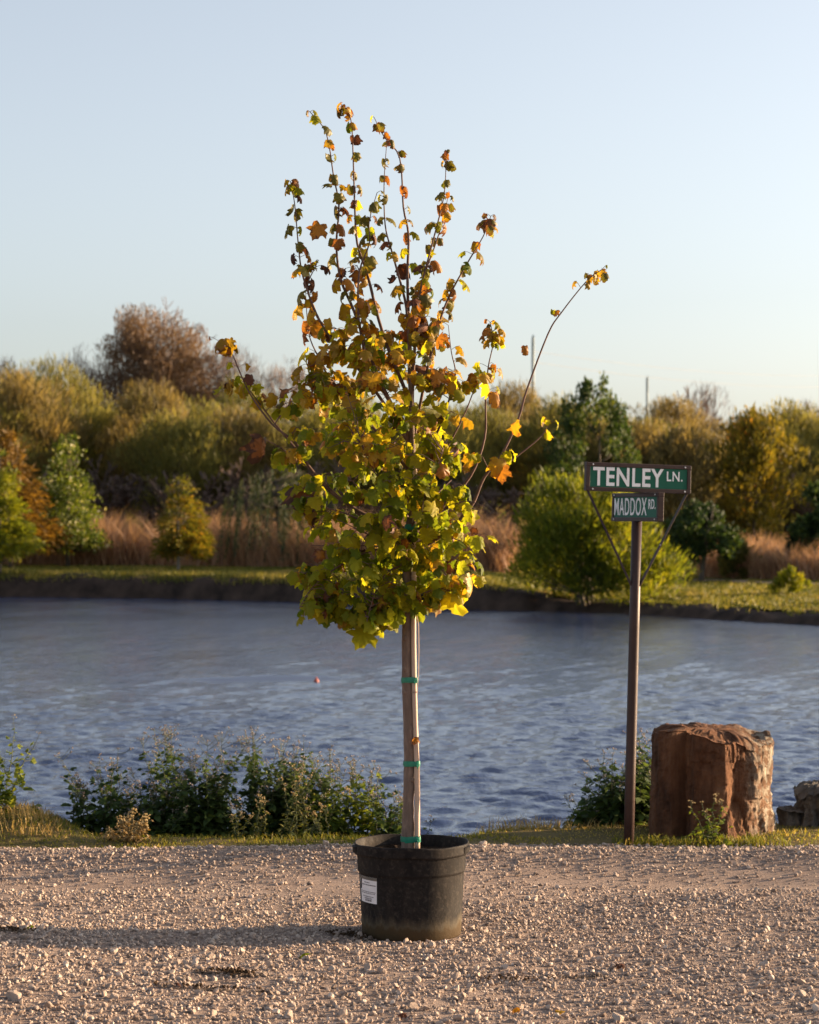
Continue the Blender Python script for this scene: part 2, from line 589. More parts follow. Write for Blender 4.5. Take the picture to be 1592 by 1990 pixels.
def far_blades(name, n, px0, px1, s0, s1, h0, h1, wd, mt, lean=.25, seed=1, clump=.0, keep=None):
    rs = np.random.default_rng(seed)
    px = px0 + (px1 - px0) * rs.random(n)
    s = s0 + (s1 - s0) * rs.random(n)
    d = shore(px) + s
    cl = .5 + vnoise(px * .035, s * .5, seed) if clump else np.ones(n)
    if keep is not None:
        kk = keep(px, s) > rs.random(n)
        px, s, d, cl = px[kk], s[kk], d[kk], cl[kk]
        n = len(px)
    P = np.stack([(px - CX) / F * d, d, far_z(px, s) - .03], 1)
    h = (h0 + (h1 - h0) * rs.random(n)) * (1 - clump + clump * cl)
    tone = np.clip(.5 + .22 * rs.normal(size=n) + .5 * (vnoise(px * .02, s * .3, seed + 3) - .5), 0, 1)
    Vv, Ff, T = blades(n, P, h, np.full(n, wd), lean, tone, 2, rs)
    o = link(name, np_mesh(name, Vv, Ff, mt, False, {'tone': T}))
    tag(o, kind='stuff')
    return o


# tall dry reeds behind the lawn, thin turf on it, rank growth on the muddy shore
o = far_blades('reeds', 44000, -500, 1000, 13, 21, .9, 2.6, .035, M['reed'], .7, 3, .75, lambda px, s: 1 - sm(-150, -60, -px) * 0)
o['label'] = 'tall dry pinkish brown reeds behind the far lawn'; o['category'] = 'reeds'
o = far_blades('reeds', 22000, 1360, 2100, 22, 29, .6, 1.8, .04, M['reed'], .7, 5, .75)
o['label'] = 'low dry reeds behind the lawn at the right'; o['category'] = 'reeds'
o = far_blades('turf', 42000, -400, 2050, 1.1, 18, .05, .16, .05, M['lawn_grass'], .5, 4)
o['label'] = 'short green and straw turf on the far lawn'; o['category'] = 'grass'
o = far_blades('shore_weeds', 5000, 940, 1750, .5, 5.5, .08, .3, .04, M['lawn_grass'], .7, 6, .6, lambda px, s: vnoise(px * .03, s, 5) ** 2)
o['label'] = 'matted grass and weeds on the muddy far shore at right'; o['category'] = 'weeds'
o = far_blades('shore_weeds', 5000, -100, 990, .3, 1.5, .06, .26, .04, M['lawn_grass'], .6, 16, .6)
o['label'] = 'grass fringe along the top of the dark bank'; o['category'] = 'weeds'

# ------------------------------------------------------------------ far trees
def leaf_cards(rs, P, A, L, W, tone):
    """diamond leaf sprays at P along axes A"""
    n = len(P)
    A = A / (np.linalg.norm(A, axis=1, keepdims=True) + 1e-9)
    B = np.cross(A, rs.normal(size=(n, 3)))
    B /= (np.linalg.norm(B, axis=1, keepdims=True) + 1e-9)
    Vv = np.stack([P, P + A * (L * .5)[:, None] + B * (W * .5)[:, None], P + A * L[:, None], P + A * (L * .5)[:, None] - B * (W * .5)[:, None]], 1).reshape(-1, 3)
    Ff = np.arange(n * 4).reshape(n, 4)
    return Vv, Ff, np.repeat(tone, 4)


def envelope(kind, rs, m, h, w):
    """clump centres and radii of a crown of height h and width w (metres)"""
    out = []
    for k in range(m):
        a = rs.random() * 6.283
        if kind == 'cone':
            q = 1 - (1 - rs.random()) ** .6 * .0 - rs.random() ** .55
            q = np.clip(q, 0, 1)
            r = w / 2 * (1 - q) ** .8 * (.35 + .65 * rs.random() ** .5)
            z = h * (.16 + .8 * q)
            cr = .09 * w + .07 * w * (1 - q)
            out.append((r * math.cos(a), r * math.sin(a), z, cr * 1.5, cr * 1.5, cr * .8))
        elif kind == 'flame':
            q = rs.random() ** 1.1
            prof = (.6 + .4 * math.sin(math.pi * min(1, q / .6) * .5)) if q < .35 else max(.1, 1 - ((q - .35) / .72) ** 2.6)
            r = w / 2 * prof * (.45 + .55 * rs.random() ** .5)
            cr = w * (.07 + .06 * rs.random()) * (.6 + .5 * prof)
            out.append((r * math.cos(a), r * math.sin(a), h * (.14 + .82 * q), cr, cr, cr * 1.5))
        elif kind == 'oval':
            u = rs.random() * 2 - 1
            r0 = .55 + .45 * rs.random() ** .5
            rr = math.sqrt(1 - u * u) * r0
            f = 1.0 - .25 * u
            cr = w * (.1 + .09 * rs.random())
            out.append((w * .42 * rr * f * math.cos(a), w * .42 * rr * f * math.sin(a), h * (.54 + .4 * u * r0), cr, cr, cr * 1.1))
        elif kind == 'broad':
            u = rs.random() * 1.5 - .5
            u = max(-.6, min(.97, u))
            r0 = .6 + .4 * rs.random() ** .5
            rr = math.sqrt(max(0, 1 - u * u)) * r0
            cr = w * (.1 + .11 * rs.random())
            out.append((w * .45 * rr * math.cos(a), w * .45 * rr * math.sin(a), h * (.52 + .42 * u * r0), cr, cr, cr * .8))
        elif kind == 'bush':
            u = rs.random()
            r0 = .5 + .5 * rs.random() ** .5
            rr = math.sqrt(max(0, 1 - u * u)) * r0
            cr = w * (.09 + .07 * rs.random())
            out.append((w * .43 * rr * math.cos(a), w * .43 * rr * math.sin(a), h * (.1 + .8 * u * r0), cr, cr, cr))
    return out


def crown_mesh(name, mt, kind, seed, h, w, m, n, L, W, axis='out', tone_sd=.16):
    rs = np.random.default_rng(seed)
    cl = envelope(kind, rs, m, h, w)
    cl = np.array(cl)
    vol = (cl[:, 3] * cl[:, 4]) ** 1.0
    pick = rs.choice(len(cl), n, p=vol / vol.sum())
    Dv = rs.normal(size=(n, 3))
    Dv /= np.linalg.norm(Dv, axis=1, keepdims=True)
    P = cl[pick, :3] + Dv * cl[pick, 3:6] * (rs.random(n) ** .45)[:, None]
    P[:, 2] = np.maximum(P[:, 2], .05)
    ang = np.arctan2(P[:, 1], P[:, 0])
    f1, f2 = rs.random() * 6.28, rs.random() * 6.28
    zz = P[:, 2] / h
    P[:, :2] *= (1 + .14 * np.sin(2 * ang + f1 + 3 * zz) + .12 * np.sin(3 * ang + f2 - 7 * zz))[:, None]
    P[:, 0] += .1 * w * np.sin(2.2 * zz + f1)
    out = P - np.array([0, 0, h * .45])
    out /= np.linalg.norm(out, axis=1, keepdims=True)
    if axis == 'out':
        A = out * .6 + rs.normal(size=(n, 3)) * .7
    elif axis == 'up':
        A = out * .5 + np.array([0, 0, .9]) + rs.normal(size=(n, 3)) * .45
    elif axis == 'down':
        A = out * .25 + np.array([0, 0, -1.0]) + rs.normal(size=(n, 3)) * .3
    elif axis == 'flat':
        A = out * np.array([1, 1, .1]) + np.array([0, 0, -.15]) + rs.normal(size=(n, 3)) * .35
    ct = rs.normal(size=len(cl)) * .16
    tone = np.clip(.45 + ct[pick] + rs.normal(size=n) * tone_sd, 0, 1)
    Vv, Ff, T = leaf_cards(rs, P, A, L * (.6 + .8 * rs.random(n)), W * (.6 + .8 * rs.random(n)), tone)
    return np_mesh(name, Vv, Ff, mt, False, {'tone': T}), cl


def limbs(cl, h, w, r0, seed, n=14, stems=1, zf=.2):
    rs = random.Random(seed)
    mb = MB()
    pts = []
    for s in range(stems):
        ox, oy = (rs.uniform(-.06, .06) * w, rs.uniform(-.06, .06) * w) if stems > 1 else (0, 0)
        tx, ty = (rs.uniform(-.3, .3) * w, rs.uniform(-.3, .3) * w) if stems > 1 else (rs.uniform(-.03, .03) * w, 0)
        line = [Vector((ox + (tx - ox) * q ** 1.3 + rs.uniform(-.01, .01) * w, oy + (ty - oy) * q ** 1.3, -.15 + (h * .92 + .15) * q)) for q in np.linspace(0, 1, 9)]
        rr = [r0 * (1 - .9 * q) * (1.25 if q == 0 else 1) for q in np.linspace(0, 1, 9)]
        mb.tube(line, rr, 7)
        pts += line[1:-1]
    idx = list(range(len(cl)))
    rs.shuffle(idx)
    for i in idx[:n]:
        c = Vector(cl[i][:3])
        lo = [p for p in pts if p.z < c.z - .05 * h] or pts[:1]
        b = min(lo, key=lambda p: (p - c).length + .4 * abs(p.z - (c.z - .2 * h)))
        mid = (b + c) / 2 + Vector((rs.uniform(-.04, .04) * w, rs.uniform(-.04, .04) * w, -.02 * h))
        mb.tube([b, mid, c], [r0 * .38, r0 * .24, r0 * .08], 5)
    return mb


def far_tree(name, label, cat, px, d, h, w, mt, kind, m, n, L, W, axis='out', seed=1, trunk='bark_far', r0=.09, stems=1, nl=16, group=None, dz=0, crown='crown', tone_sd=.16):
    p = far_at(px, d)
    p.z += dz
    root = empty(name, p, label, cat, group, random.Random(seed).uniform(0, 6))
    me, cl = crown_mesh(crown, M[mt], kind, seed, h, w, m, n, L, W, axis, tone_sd)
    limbs(cl, h, w, r0, seed, nl, stems).build('trunk', M[trunk], root, True)
    link(crown, me, root)
    return root


def copy_tree(o, parent=None):
    c = o.copy()
    C.objects.link(c)
    if parent is not None:
        c.parent = parent
    for ch in list(o.children):
        copy_tree(ch, c)
    return c


def bare_tree(name, label, px, d, h, w, mt='twig_brown', seed=1, depth=5, leaf=None, nleaf=0, r0=.16, ztop=None, cat='tree', group=None, fork=3, base=.16):
    """leafless tree: real forking limbs down to fine twigs"""
    rs = random.Random(seed)
    p = far_at(px, d)
    root = empty(name, p, label, cat, group)
    mb = MB(); tips = []
    fl = .02 * 4.0 / h if h > 6 else .02

    def grow(b, dr, ln, r, k):
        e = b + dr * ln
        mid = (b + e) / 2 + Vector((rs.uniform(-.06, .06), rs.uniform(-.06, .06), rs.uniform(-.03, .05))) * ln
        mb.tube([b, mid, e], [max(r, fl), max(r * .8, fl), max(r * .62, fl * .8)], 3 if k < 3 else 5, cap=False)
        if k == 0:
            tips.append(e)
            return
        for q in range(fork if k > 1 else fork + 1):
            nd = (dr + Vector((rs.gauss(0, .5), rs.gauss(0, .5), rs.gauss(.12, .3)))).normalized()
            nd.z = max(nd.z, -.1)
            grow(mid if q == 0 and k < depth else e, nd.normalized(), ln * rs.uniform(.62, .82), r * .6, k - 1)
    # crown first in unit size, then fitted to height and width
    grow(Vector((0, 0, 0)), Vector((0, 0, 1)), 1.0, .04, depth)
    A = np.array(mb.v)
    hx = np.percentile(np.abs(A[:, :2]), 99) * 2; hz = A[:, 2].max()
    sx, sz = .85 * w / hx, .97 * h / hz
    A *= np.array([sx, sx, sz])
    mb2 = MB(); mb2.v = [tuple(a) for a in A]; mb2.f = mb.f; mb2.t = mb.t; mb2.mi = mb.mi
    mb2.build('branches', M[mt], root)
    if leaf:
        me, _ = crown_mesh('twigs', M[leaf], 'broad' if leaf == 'twig_haze' else 'bush', seed, h, w, 110, nleaf, .5 if leaf == 'twig_haze' else .3, .022 if leaf == 'twig_haze' else .06, 'up')
        o = link('twigs' if leaf == 'twig_haze' else 'crown', me, root)
        o['kind'] = 'stuff'
    return root


# the wood: two rows of scrubby trees built as five kinds, then copied
SCRUB = 'scrubby trees of the wood across the pond'
protos = []
for k in range(6):
    mtk = ['olive', 'olive', 'olive_brown', 'olive', 'olive_brown', 'olive'][k]
    root = far_tree('scrub_tree', 'olive green scrubby tree in the continuous wood across the pond', 'tree', 100, 105, 8.0, 5.6, mtk,
                    'broad', 90, 13000, .38, .045, 'up', 100 + k, 'bark_far', .1, 4, 34, SCRUB)
    protos.append(root)
PLACES = ((-90, 'beyond the left edge'), (40, 'at the left edge'), (110, 'behind the rust conifer'), (215, 'above the poplar'), (300, 'left of the small orange conifer'), (400, 'above the small orange conifer'), (480, 'right of the small orange conifer'),
          (650, 'behind the weeping willow'), (950, 'behind the potted tree crown'), (1080, 'below the taller utility pole'), (1250, 'behind the tall dark oak'), (1400, 'behind the faded olive gold tree'),
          (1560, 'behind the golden tree'), (1690, 'at the right edge'), (9999, 'beyond the right edge'))


def place(px):
    return next(n_ for lim, n_ in PLACES if px < lim)


rs = random.Random(5)
first = [True] * 6
row = []
x = -760
while x < 2400:
    row.append((x, rs.uniform(100, 106), None)); x += rs.uniform(70, 105)
nfront = len(row)
x = -800
while x < 2450:
    row.append((x, rs.uniform(112, 121), None)); x += rs.uniform(85, 120)
def top_y(px):     # skyline of the green wood in the photograph
    return np.interp(px, [-200, 0, 60, 200, 330, 420, 520, 700, 900, 960, 1050, 1100, 1260, 1330, 1450, 1592, 1800], [715, 715, 728, 735, 755, 742, 738, 750, 748, 752, 770, 775, 792, 785, 800, 790, 790])
for j, (px, d, _) in enumerate(row):
    k = rs.choice([0, 1, 3, 5, 0, 2]) if px < 950 else rs.choice([2, 4, 0, 3, 2, 4])
    if first[k]:
        o = protos[k]; first[k] = False
    else:
        o = copy_tree(protos[k])
    p = far_at(px, d)
    o.location = p
    zt = EYE - (top_y(px) + (rs.uniform(-22, 12) if rs.random() < .45 else rs.uniform(15, 75)) - HY) / F * d
    s = (zt - p.z) / 8.0
    o.scale = (rs.uniform(.75, 1.15), rs.uniform(.8, 1.15), s)
    o.rotation_euler = (0, 0, rs.uniform(0, 6.28))
    kind = 'brownish olive' if k in (2, 4) else 'olive green'
    rowname = 'front' if j < nfront else 'rear'
    o['label'] = f'{kind} scrubby tree in the {rowname} of the wood, {place(px)}'
for k in range(6):
    if first[k]:
        o = protos[k]
        o.location = far_at(430, 118)
        o['label'] = 'olive scrubby tree deep in the wood'

# dark leafless brush under the wood
bpro = [bare_tree('bare_shrub', '', 300, 97, 3.6, 4.2, 'twig_dark', 40 + k, 5, None, 0) for k in range(3)]
bx = [-700, -580, -450, -330, -210, -110, 1750, 1880, 2000, 2150, -40, 10, 70, 130, 190, 240, 285, 330, 375, 420, 465, 510, 560, 610, 660, 720, 790, 850, 900, 945, 990, 1060, 1290, 1440, 1500, 1590, 1650]
for j, px in enumerate(bx):
    o = bpro[j] if j < 3 else copy_tree(bpro[j % 3])
    d = rs.uniform(96, 100)
    o.location = far_at(px, d)
    o.scale = (rs.uniform(.9, 1.3), 1, rs.uniform(.85, 1.25) * (1.1 if px < 700 else .9))
    o.rotation_euler = (0, 0, rs.uniform(0, 6.28))
    o['label'] = f'dark leafless shrub at the foot of the wood, {place(px)}'
    o['group'] = 'leafless brush under the wood'

# leafless and russet trees standing above the wood
bare_tree('russet_tree', 'large russet brown tree rising highest above the wood at left', 300, 135, 13.3, 9.6, 'twig_brown', 4, 6, 'brown_leaf', 40000)
for (px, top, wd, n, lab) in ((428, 655, 4.6, 5200, 'bare grey brown tree just right of the tall russet tree'), (150, 662, 4.6, 5200, 'bare grey brown tree just left of the tall russet tree'),
                              (84, 690, 3.4, 3600, 'low bare tree crown between the left edge and the other bare trees'), (14, 684, 3.6, 3600, 'bare twiggy tree crown at the extreme left edge of the skyline'),
                              (562, 690, 4.0, 4600, 'bare brown tree seen right behind the left side of the potted tree'), (1366, 738, 3.4, 1100, 'thin see-through bare tree on the skyline above the yellow tree'),
                              (1570, 772, 3.6, 3600, 'bare brown tree crown on the skyline at the right edge'), (985, 745, 4.0, 3000, 'low bare tree on the skyline just left of the taller utility pole')):
    d_ = 134 if px < 800 else 124
    hh_ = EYE - (top - HY) / F * d_ - far_at(px, d_).z
    bare_tree('bare_tree', lab, px, d_, hh_, wd, 'twig_brown', int(px) + 3, 5, 'twig_haze', n)

# single trees on the far bank, left
far_tree('cypress_tree', 'rust orange conifer at the left edge behind the bright green one', 'tree', 22, 88, 5.6, 3.3, 'rust', 'cone', 120, 9000, .3, .07, 'flat', 61)
far_tree('cypress_tree', 'bright yellow green feathery conifer cut by the left edge', 'tree', -2, 80, 4.6, 2.1, 'yellow_green', 'cone', 110, 8000, .22, .06, 'flat', 62)
far_tree('poplar_tree', 'green poplar with pale glinting leaves on the far left bank', 'tree', 132, 90, 5.5, 3.1, 'poplar', 'cone', 130, 8500, .12, .1, 'out', 63, tone_sd=.26)
far_tree('cypress_tree', 'small orange and green conifer with a pale trunk on the far lawn', 'tree', 347, 84, 3.65, 2.0, 'cypress', 'cone', 120, 8000, .2, .05, 'flat', 64, 'bark_pale', .06)


def willow(label, px, d, h, w, seed):
    p = far_at(px, d)
    root = empty('willow_tree', p, label, 'tree')
    r2 = np.random.default_rng(seed)
    Ps, As, Ls, Ts = [], [], [], []
    tops = []
    for k in range(150):
        a = r2.random() * 6.283; q = r2.random() ** .5
        top = np.array([math.cos(a) * w * .5 * q, math.sin(a) * w * .5 * q, h * (.62 + .36 * (1 - q * q)) + r2.normal() * .1])
        tops.append(tuple(top))
        ln = top[2] - r2.uniform(.15, 1.3)
        ln = max(.6, ln)
        sw = np.array([math.cos(a) * .15 - .08, math.sin(a) * .15, 0])
        tn = r2.normal() * .2
        for z in np.arange(0, ln, .055):
            Ps.append(top + sw * (z / ln) * ln * .5 + np.array([0, 0, -z]) + r2.normal(size=3) * .03)
            As.append(np.array([sw[0], sw[1], -1]) + r2.normal(size=3) * .3)
            Ts.append(.45 + tn + r2.normal() * .12)
    n = len(Ps)
    Vv, Ff, T = leaf_cards(r2, np.array(Ps), np.array(As), np.full(n, .19), np.full(n, .035), np.clip(np.array(Ts), 0, 1))
    mb = limbs([(*tp, 0, 0, 0) for tp in tops], h, w, .1, seed, 50, 2)
    mb.build('trunk', M['bark_far'], root, True)
    link('crown', np_mesh('crown', Vv, Ff, M['willow'], False, {'tone': T}), root)


willow('dark weeping willow hanging over the reeds left of the potted tree', 545, 88, 4.0, 4.6, 71)
# right
far_tree('oak_tree', 'tall dark green tree rising above the street sign', 'tree', 1165, 85, 7.5, 3.3, 'green_oak', 'flame', 90, 10000, .17, .09, 'up', 65)
far_tree('oak_tree', 'small dark green tree low behind the sign, below the tall one', 'tree', 1105, 80, 3.6, 1.9, 'dark_green', 'broad', 40, 4500, .18, .1, 'up', 66)
far_tree('willow_shrub', 'big rounded yellow green bush at the water behind the sign post', 'bush', 1138, 64.6, 3.75, 4.5, 'yellow_green', 'bush', 90, 17000, .26, .05, 'up', 67, 'bark_far', .07, 6, 40)
far_tree('round_tree', 'small dark round tree with forked trunk on the right lawn', 'tree', 1358, 78, 2.8, 2.2, 'dark_green', 'broad', 44, 6500, .16, .09, 'out', 68, 'bark_far', .08, 3, 20)
far_tree('golden_tree', 'golden yellow tree with orange tips right of the sign', 'tree', 1465, 95, 6.7, 4.2, 'gold', 'oval', 60, 8500, .26, .09, 'up', 69)
far_tree('golden_tree', 'faded olive gold tree directly right of the upper sign', 'tree', 1335, 93, 5.9, 3.3, 'olive_brown', 'oval', 60, 7000, .24, .08, 'up', 70)
far_tree('dark_tree', 'near black green round tree cut by the right edge', 'tree', 1602, 80, 3.6, 2.5, 'dark_green', 'bush', 50, 8000, .2, .09, 'out', 72)
far_tree('lawn_shrub', 'low yellow green shrub on the lawn at lower right edge', 'bush', 1540, 66, .75, 1.1, 'yellow_green', 'bush', 16, 1200, .14, .05, 'up', 73, r0=.02)
far_tree('lawn_shrub', 'low olive shrub among the reeds behind the right lawn', 'bush', 1440, 80, 1.5, 1.6, 'olive', 'bush', 20, 2500, .2, .06, 'up', 74, r0=.03)

# utility poles and their wires
M['hazed_pole_wood'] = mat_noise('hazed_pole', [(.3, (.3, .35, .34)), (.7, (.42, .46, .44))], 3, .9)  # pale blue-green: distance haze painted into the pole colour
M['wire'] = mat_noise('wire', [(.3, (.18, .18, .18)), (.7, (.22, .22, .22))], 3, .6)
ptops = []
for (px, py, d, lab) in ((1036, 656, 150, 'taller haze tinted utility pole on the skyline beside the potted tree'), (1258, 735, 190, 'shorter more distant utility pole between the tall green and golden trees')):
    p = far_at(px, d); top = at(px, py, d)
    root = empty('utility_pole', p, lab, 'utility pole')
    mb = MB(); hgt = top.z - p.z
    mb.tube([(0, 0, -.5), (0, 0, hgt * .5), (0, 0, hgt)], [.15, .125, .1], 10)
    mb.build('post', M['hazed_pole_wood'], root, True)
    mb = MB(); mb.box((0, -.15, hgt - .5), (.12, .12, 1.3)); mb.build('insulator_bracket', M['hazed_pole_wood'], root)
    ptops.append((p, top, root))
pA, tA, rA = ptops[0]; pB, tB, rB = ptops[1]
for q, (dzA, pyE) in enumerate(((-.9, 726), (-1.6, 748))):
    a = tA + Vector((0, 0, dzA)); e = at(1700, pyE, 240)
    mb = MB()
    pts = [a.lerp(e, q2) - pA + Vector((0, 0, -2.2 * 4 * q2 * (1 - q2) * .35)) for q2 in np.linspace(0, 1, 17)]
    mb.tube(pts, .012, 5)
    mb.build('wire', M['wire'], rA)

# small float in the pond
p = at(615, 1325, (EYE - ZW) * F / (1325 - HY))
root = empty('float', p, 'tiny reddish float on the open water left of the trunk', 'float')
mb = MB(); mb.lathe([(.0, -.03), (.03, -.02), (.042, .0), (.035, .03), (.012, .05), (.008, .075), (0, .078)], 14)
mb.build('float_body', mat_noise('float_red', [(.3, (.3, .08, .07)), (.7, (.4, .13, .1))], 9, .5), root, True)

# ------------------------------------------------------------------ gravel stones
def ico(sub):
    bm = bmesh.new()
    bmesh.ops.create_icosphere(bm, subdivisions=sub, radius=1)
    bm.verts.index_update()
    v = np.array([x.co[:] for x in bm.verts]); f = np.array([[q.index for q in p.verts] for p in bm.faces])
    bm.free()
    return v, f


def stone_shape(sub, seed):
    r2 = np.random.default_rng(seed)
    if sub == 0:
        v = np.array([(1, 0, 0), (-1, 0, 0), (0, 1, 0), (0, -1, 0), (0, 0, 1), (0, 0, -1)], float)
        f = np.array([(0, 2, 4), (2, 1, 4), (1, 3, 4), (3, 0, 4), (2, 0, 5), (1, 2, 5), (3, 1, 5), (0, 3, 5)])
        return (v + r2.normal(size=v.shape) * .22) * np.array([1, r2.uniform(.7, 1), r2.uniform(.6, .9)]), f
    v, f = ico(sub)
    v = v.copy()
    for k in range(15 if sub > 1 else 5):                 # chip flat faces off, as crushed limestone has
        nrm = r2.normal(size=3); nrm /= np.linalg.norm(nrm)
        lim = r2.uniform(.42, .72)
        dd_ = v @ nrm
        v -= np.outer(np.maximum(dd_ - lim, 0), nrm)
    v *= 1 + r2.normal(size=(len(v), 1)) * (.05 if sub > 1 else .14)
    v *= np.array([1, r2.uniform(.65, 1), r2.uniform(.5, .85)])
    return v, f


def rand_rot(r2, n, tilt=.5):
    a = r2.random(n) * 6.283; b = r2.normal(size=n) * tilt; c = r2.normal(size=n) * tilt
    ca, sa, cb, sb, cc, sc = np.cos(a), np.sin(a), np.cos(b), np.sin(b), np.cos(c), np.sin(c)
    z = np.zeros(n); o = np.ones(n)
    Rz = np.stack([ca, -sa, z, sa, ca, z, z, z, o], 1).reshape(n, 3, 3)
    Rx = np.stack([o, z, z, z, cb, -sb, z, sb, cb], 1).reshape(n, 3, 3)
    Ry = np.stack([cc, z, sc, z, o, z, -sc, z, cc], 1).reshape(n, 3, 3)
    return Rz @ Rx @ Ry


def mat_stone():
    m, t, bs = new_mat('limestone_gravel')
    f = attr(t, 'tone')
    oi = node(t, 'ShaderNodeObjectInfo')
    v = coord(t, 'Object')
    c = ramp(t, f, [(0, (.11, .085, .076)), (.3, (.27, .205, .175)), (.7, (.42, .335, .285)), (1, (.6, .5, .43))])
    c = mixc(t, mathn(t, 'MULTIPLY', noise_n(t, v, 60, 5), .45), c, (.3, .22, .16))
    c = mixc(t, mathn(t, 'MULTIPLY', oi.outputs['Random'], .25), c, (.55, .47, .4))
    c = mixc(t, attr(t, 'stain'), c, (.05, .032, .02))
    t.links.new(c, bs.inputs['Base Color'])
    bs.inputs['Roughness'].default_value = .9
    bs.inputs['Specular IOR Level'].default_value = .2
    bump(t, noise_n(t, v, 220, 6), bs, .5, .004)
    return m


M['stone'] = mat_stone()


def lay(r2, n, y0, y1, marg=.45):
    y = np.sqrt(y0 * y0 + (y1 * y1 - y0 * y0) * r2.random(n))
    x = (r2.random(n) * 2 - 1) * (y * .1795 + marg)
    return x, y


def dens(x, y):       # how stony each spot is: packed tracks carry little loose stone
    e = np.minimum(edge_y(x), 11.6) - y
    tr = np.exp(-np.abs((y - 10.35 - .05 * x) / .52) ** 3)
    tr2 = .55 * np.exp(-((y - 9.55 - .04 * x + .5 * (x > .6)) / .2) ** 2)
    tr = tr * (.55 + .6 * vnoise(x * 3, y * 5, 68))
    k = .95 - .85 * tr - .3 * tr2
    k = k * (.55 + .9 * vnoise(x * 2.2, y * 2.2, 61))
    return np.clip(k * (1.12 - .1 * sm(8.2, 9.6, y)), .12, 1) * (e > -.03)


def scatter(n, r0, r1, sub, seed, nb, pw=2.2, sink=.25):
    r2 = np.random.default_rng(seed)
    x, y = lay(r2, n, 6.9, 11.62)
    k = r2.random(n) < dens(x, y)
    if r1 > .02: k &= r2.random(n) < np.clip(1.25 * (1 - sm(7.6, 9.3, y)) + .12, 0, 1)
    inpot = ((x - .01) ** 2 + (y - 9.06) ** 2) < .205 ** 2
    k &= ~inpot
    x, y = x[k], y[k]; n = len(x)
    r = r0 + (r1 - r0) * r2.random(n) ** pw
    return r2, x, y, r


def merge_stones(r2, x, y, r, sub, nb, seed, sink=.25):
    n = len(x)
    Rm = rand_rot(r2, n) * r[:, None, None]
    z = flat_z(x, y) + r * .6 * (1 - sink) - r * .12
    which = r2.integers(0, nb, n)
    Vs, Fs, Ts, St = [], [], [], []
    off = 0
    st = stain(x, y)
    for b in range(nb):
        sv, sf = stone_shape(sub, seed * 100 + b)
        ii = np.where(which == b)[0]
        vv = np.einsum('nij,vj->nvi', Rm[ii], sv) + np.stack([x[ii], y[ii], z[ii]], 1)[:, None, :]
        Vs.append(vv.reshape(-1, 3))
        Fs.append((sf[None] + (np.arange(len(ii)) * len(sv))[:, None, None] + off).reshape(-1, 3))
        off += len(ii) * len(sv)
        Ts.append(np.repeat(np.clip(.5 + .25 * r2.normal(size=len(ii)), 0, 1), len(sv)))
        St.append(np.repeat(st[ii] * .6, len(sv)))
    return np.concatenate(Vs), np.concatenate(Fs), np.concatenate(Ts), np.concatenate(St)


Vl, Fl, Tl, Sl = [], [], [], []
off = 0
for (n, r0, r1, sub, seed, nb, pw) in ((56000, .003, .007, 0, 21, 24, 1.6), (24000, .005, .0125, 1, 22, 24, 2.2), (5200, .01, .0185, 2, 23, 24, 2.2), (1500, .014, .025, 2, 24, 24, 2.6)):
    r2, x, y, r = scatter(n, r0, r1, sub, seed, nb, pw)
    a, b, c, d_ = merge_stones(r2, x, y, r, sub, nb, seed)
    Vl.append(a); Fl.append(b + off); Tl.append(c); Sl.append(d_); off += len(a)
gravel = link('gravel', np_mesh('gravel', np.concatenate(Vl), np.concatenate(Fl), M['stone'], False, {'tone': np.concatenate(Tl), 'stain': np.concatenate(Sl)}))
tag(gravel, 'loose pale crushed limestone gravel covering the road', 'gravel', None, 'stuff')
# the largest loose stones, one object each
shapes = []
for b in range(14):
    sv, sf = stone_shape(2, 900 + b)
    sv = sv * (1 + .05 * np.array([noise.noise(Vector(q) * 2.5) for q in sv])[:, None])
    shapes.append(np_mesh('stone', sv, sf, M['stone'], False, {'tone': np.full(len(sv), .3 + .4 * rng.random()), 'stain': np.zeros(len(sv))}))
r2 = np.random.default_rng(99)
big = [(412, 1880, .034), (430, 1795, .024), (335, 1913, .022), (65, 1925, .025), (40, 1920, .026), (1050, 1868, .03), (1100, 1880, .024), (258, 1738, .018),
       (840, 1845, .028), (698, 1825, .026), (790, 1835, .024), (1000, 1785, .022), (1240, 1845, .028), (520, 1740, .02), (635, 1636 + 30, .035), (900, 1665, .026),
       (940, 1664, .03), (980, 1662, .026), (1408, 1658, .028), (1452, 1668, .022), (300, 1665, .02), (645, 1895, .026), (525, 1890, .03), (1320, 1925, .028),
       (885, 1905, .03), (870, 1912, .026), (805, 1968, .034), (30, 1975, .04), (220, 1965, .03), (560, 1985, .032), (1200, 1980, .036), (1440, 1960, .03), (1010, 1960, .03), (1560, 1930, .03), (700, 1930, .03)]
spots = []
for (px, py, r) in big:
    p = at(px, py, EYE * F / (py - HY))
    spots.append((p.x, p.y, r))
x, y = lay(r2, 1500, 7.2, 11.6, .05)
k = r2.random(1500) < dens(x, y) * (1.25 - .08 * (y - 7))
for a, b in zip(x[k], y[k]):
    if len(spots) >= 300: break
    if (a - .01) ** 2 + (b - 9.06) ** 2 > .24 ** 2:
        spots.append((a, b, (.013 + .012 * r2.random() ** 1.8)))
for j, (a, b, r) in enumerate(spots):
    r *= .88
    o = link('stone', shapes[j % 14], road)
    o.location = (a, b, float(flat_z(a, b)) + r * .35)
    o.rotation_euler = (r2.normal() * .5, r2.normal() * .5, r2.random() * 6.28)
    o.scale = (r, r, r)

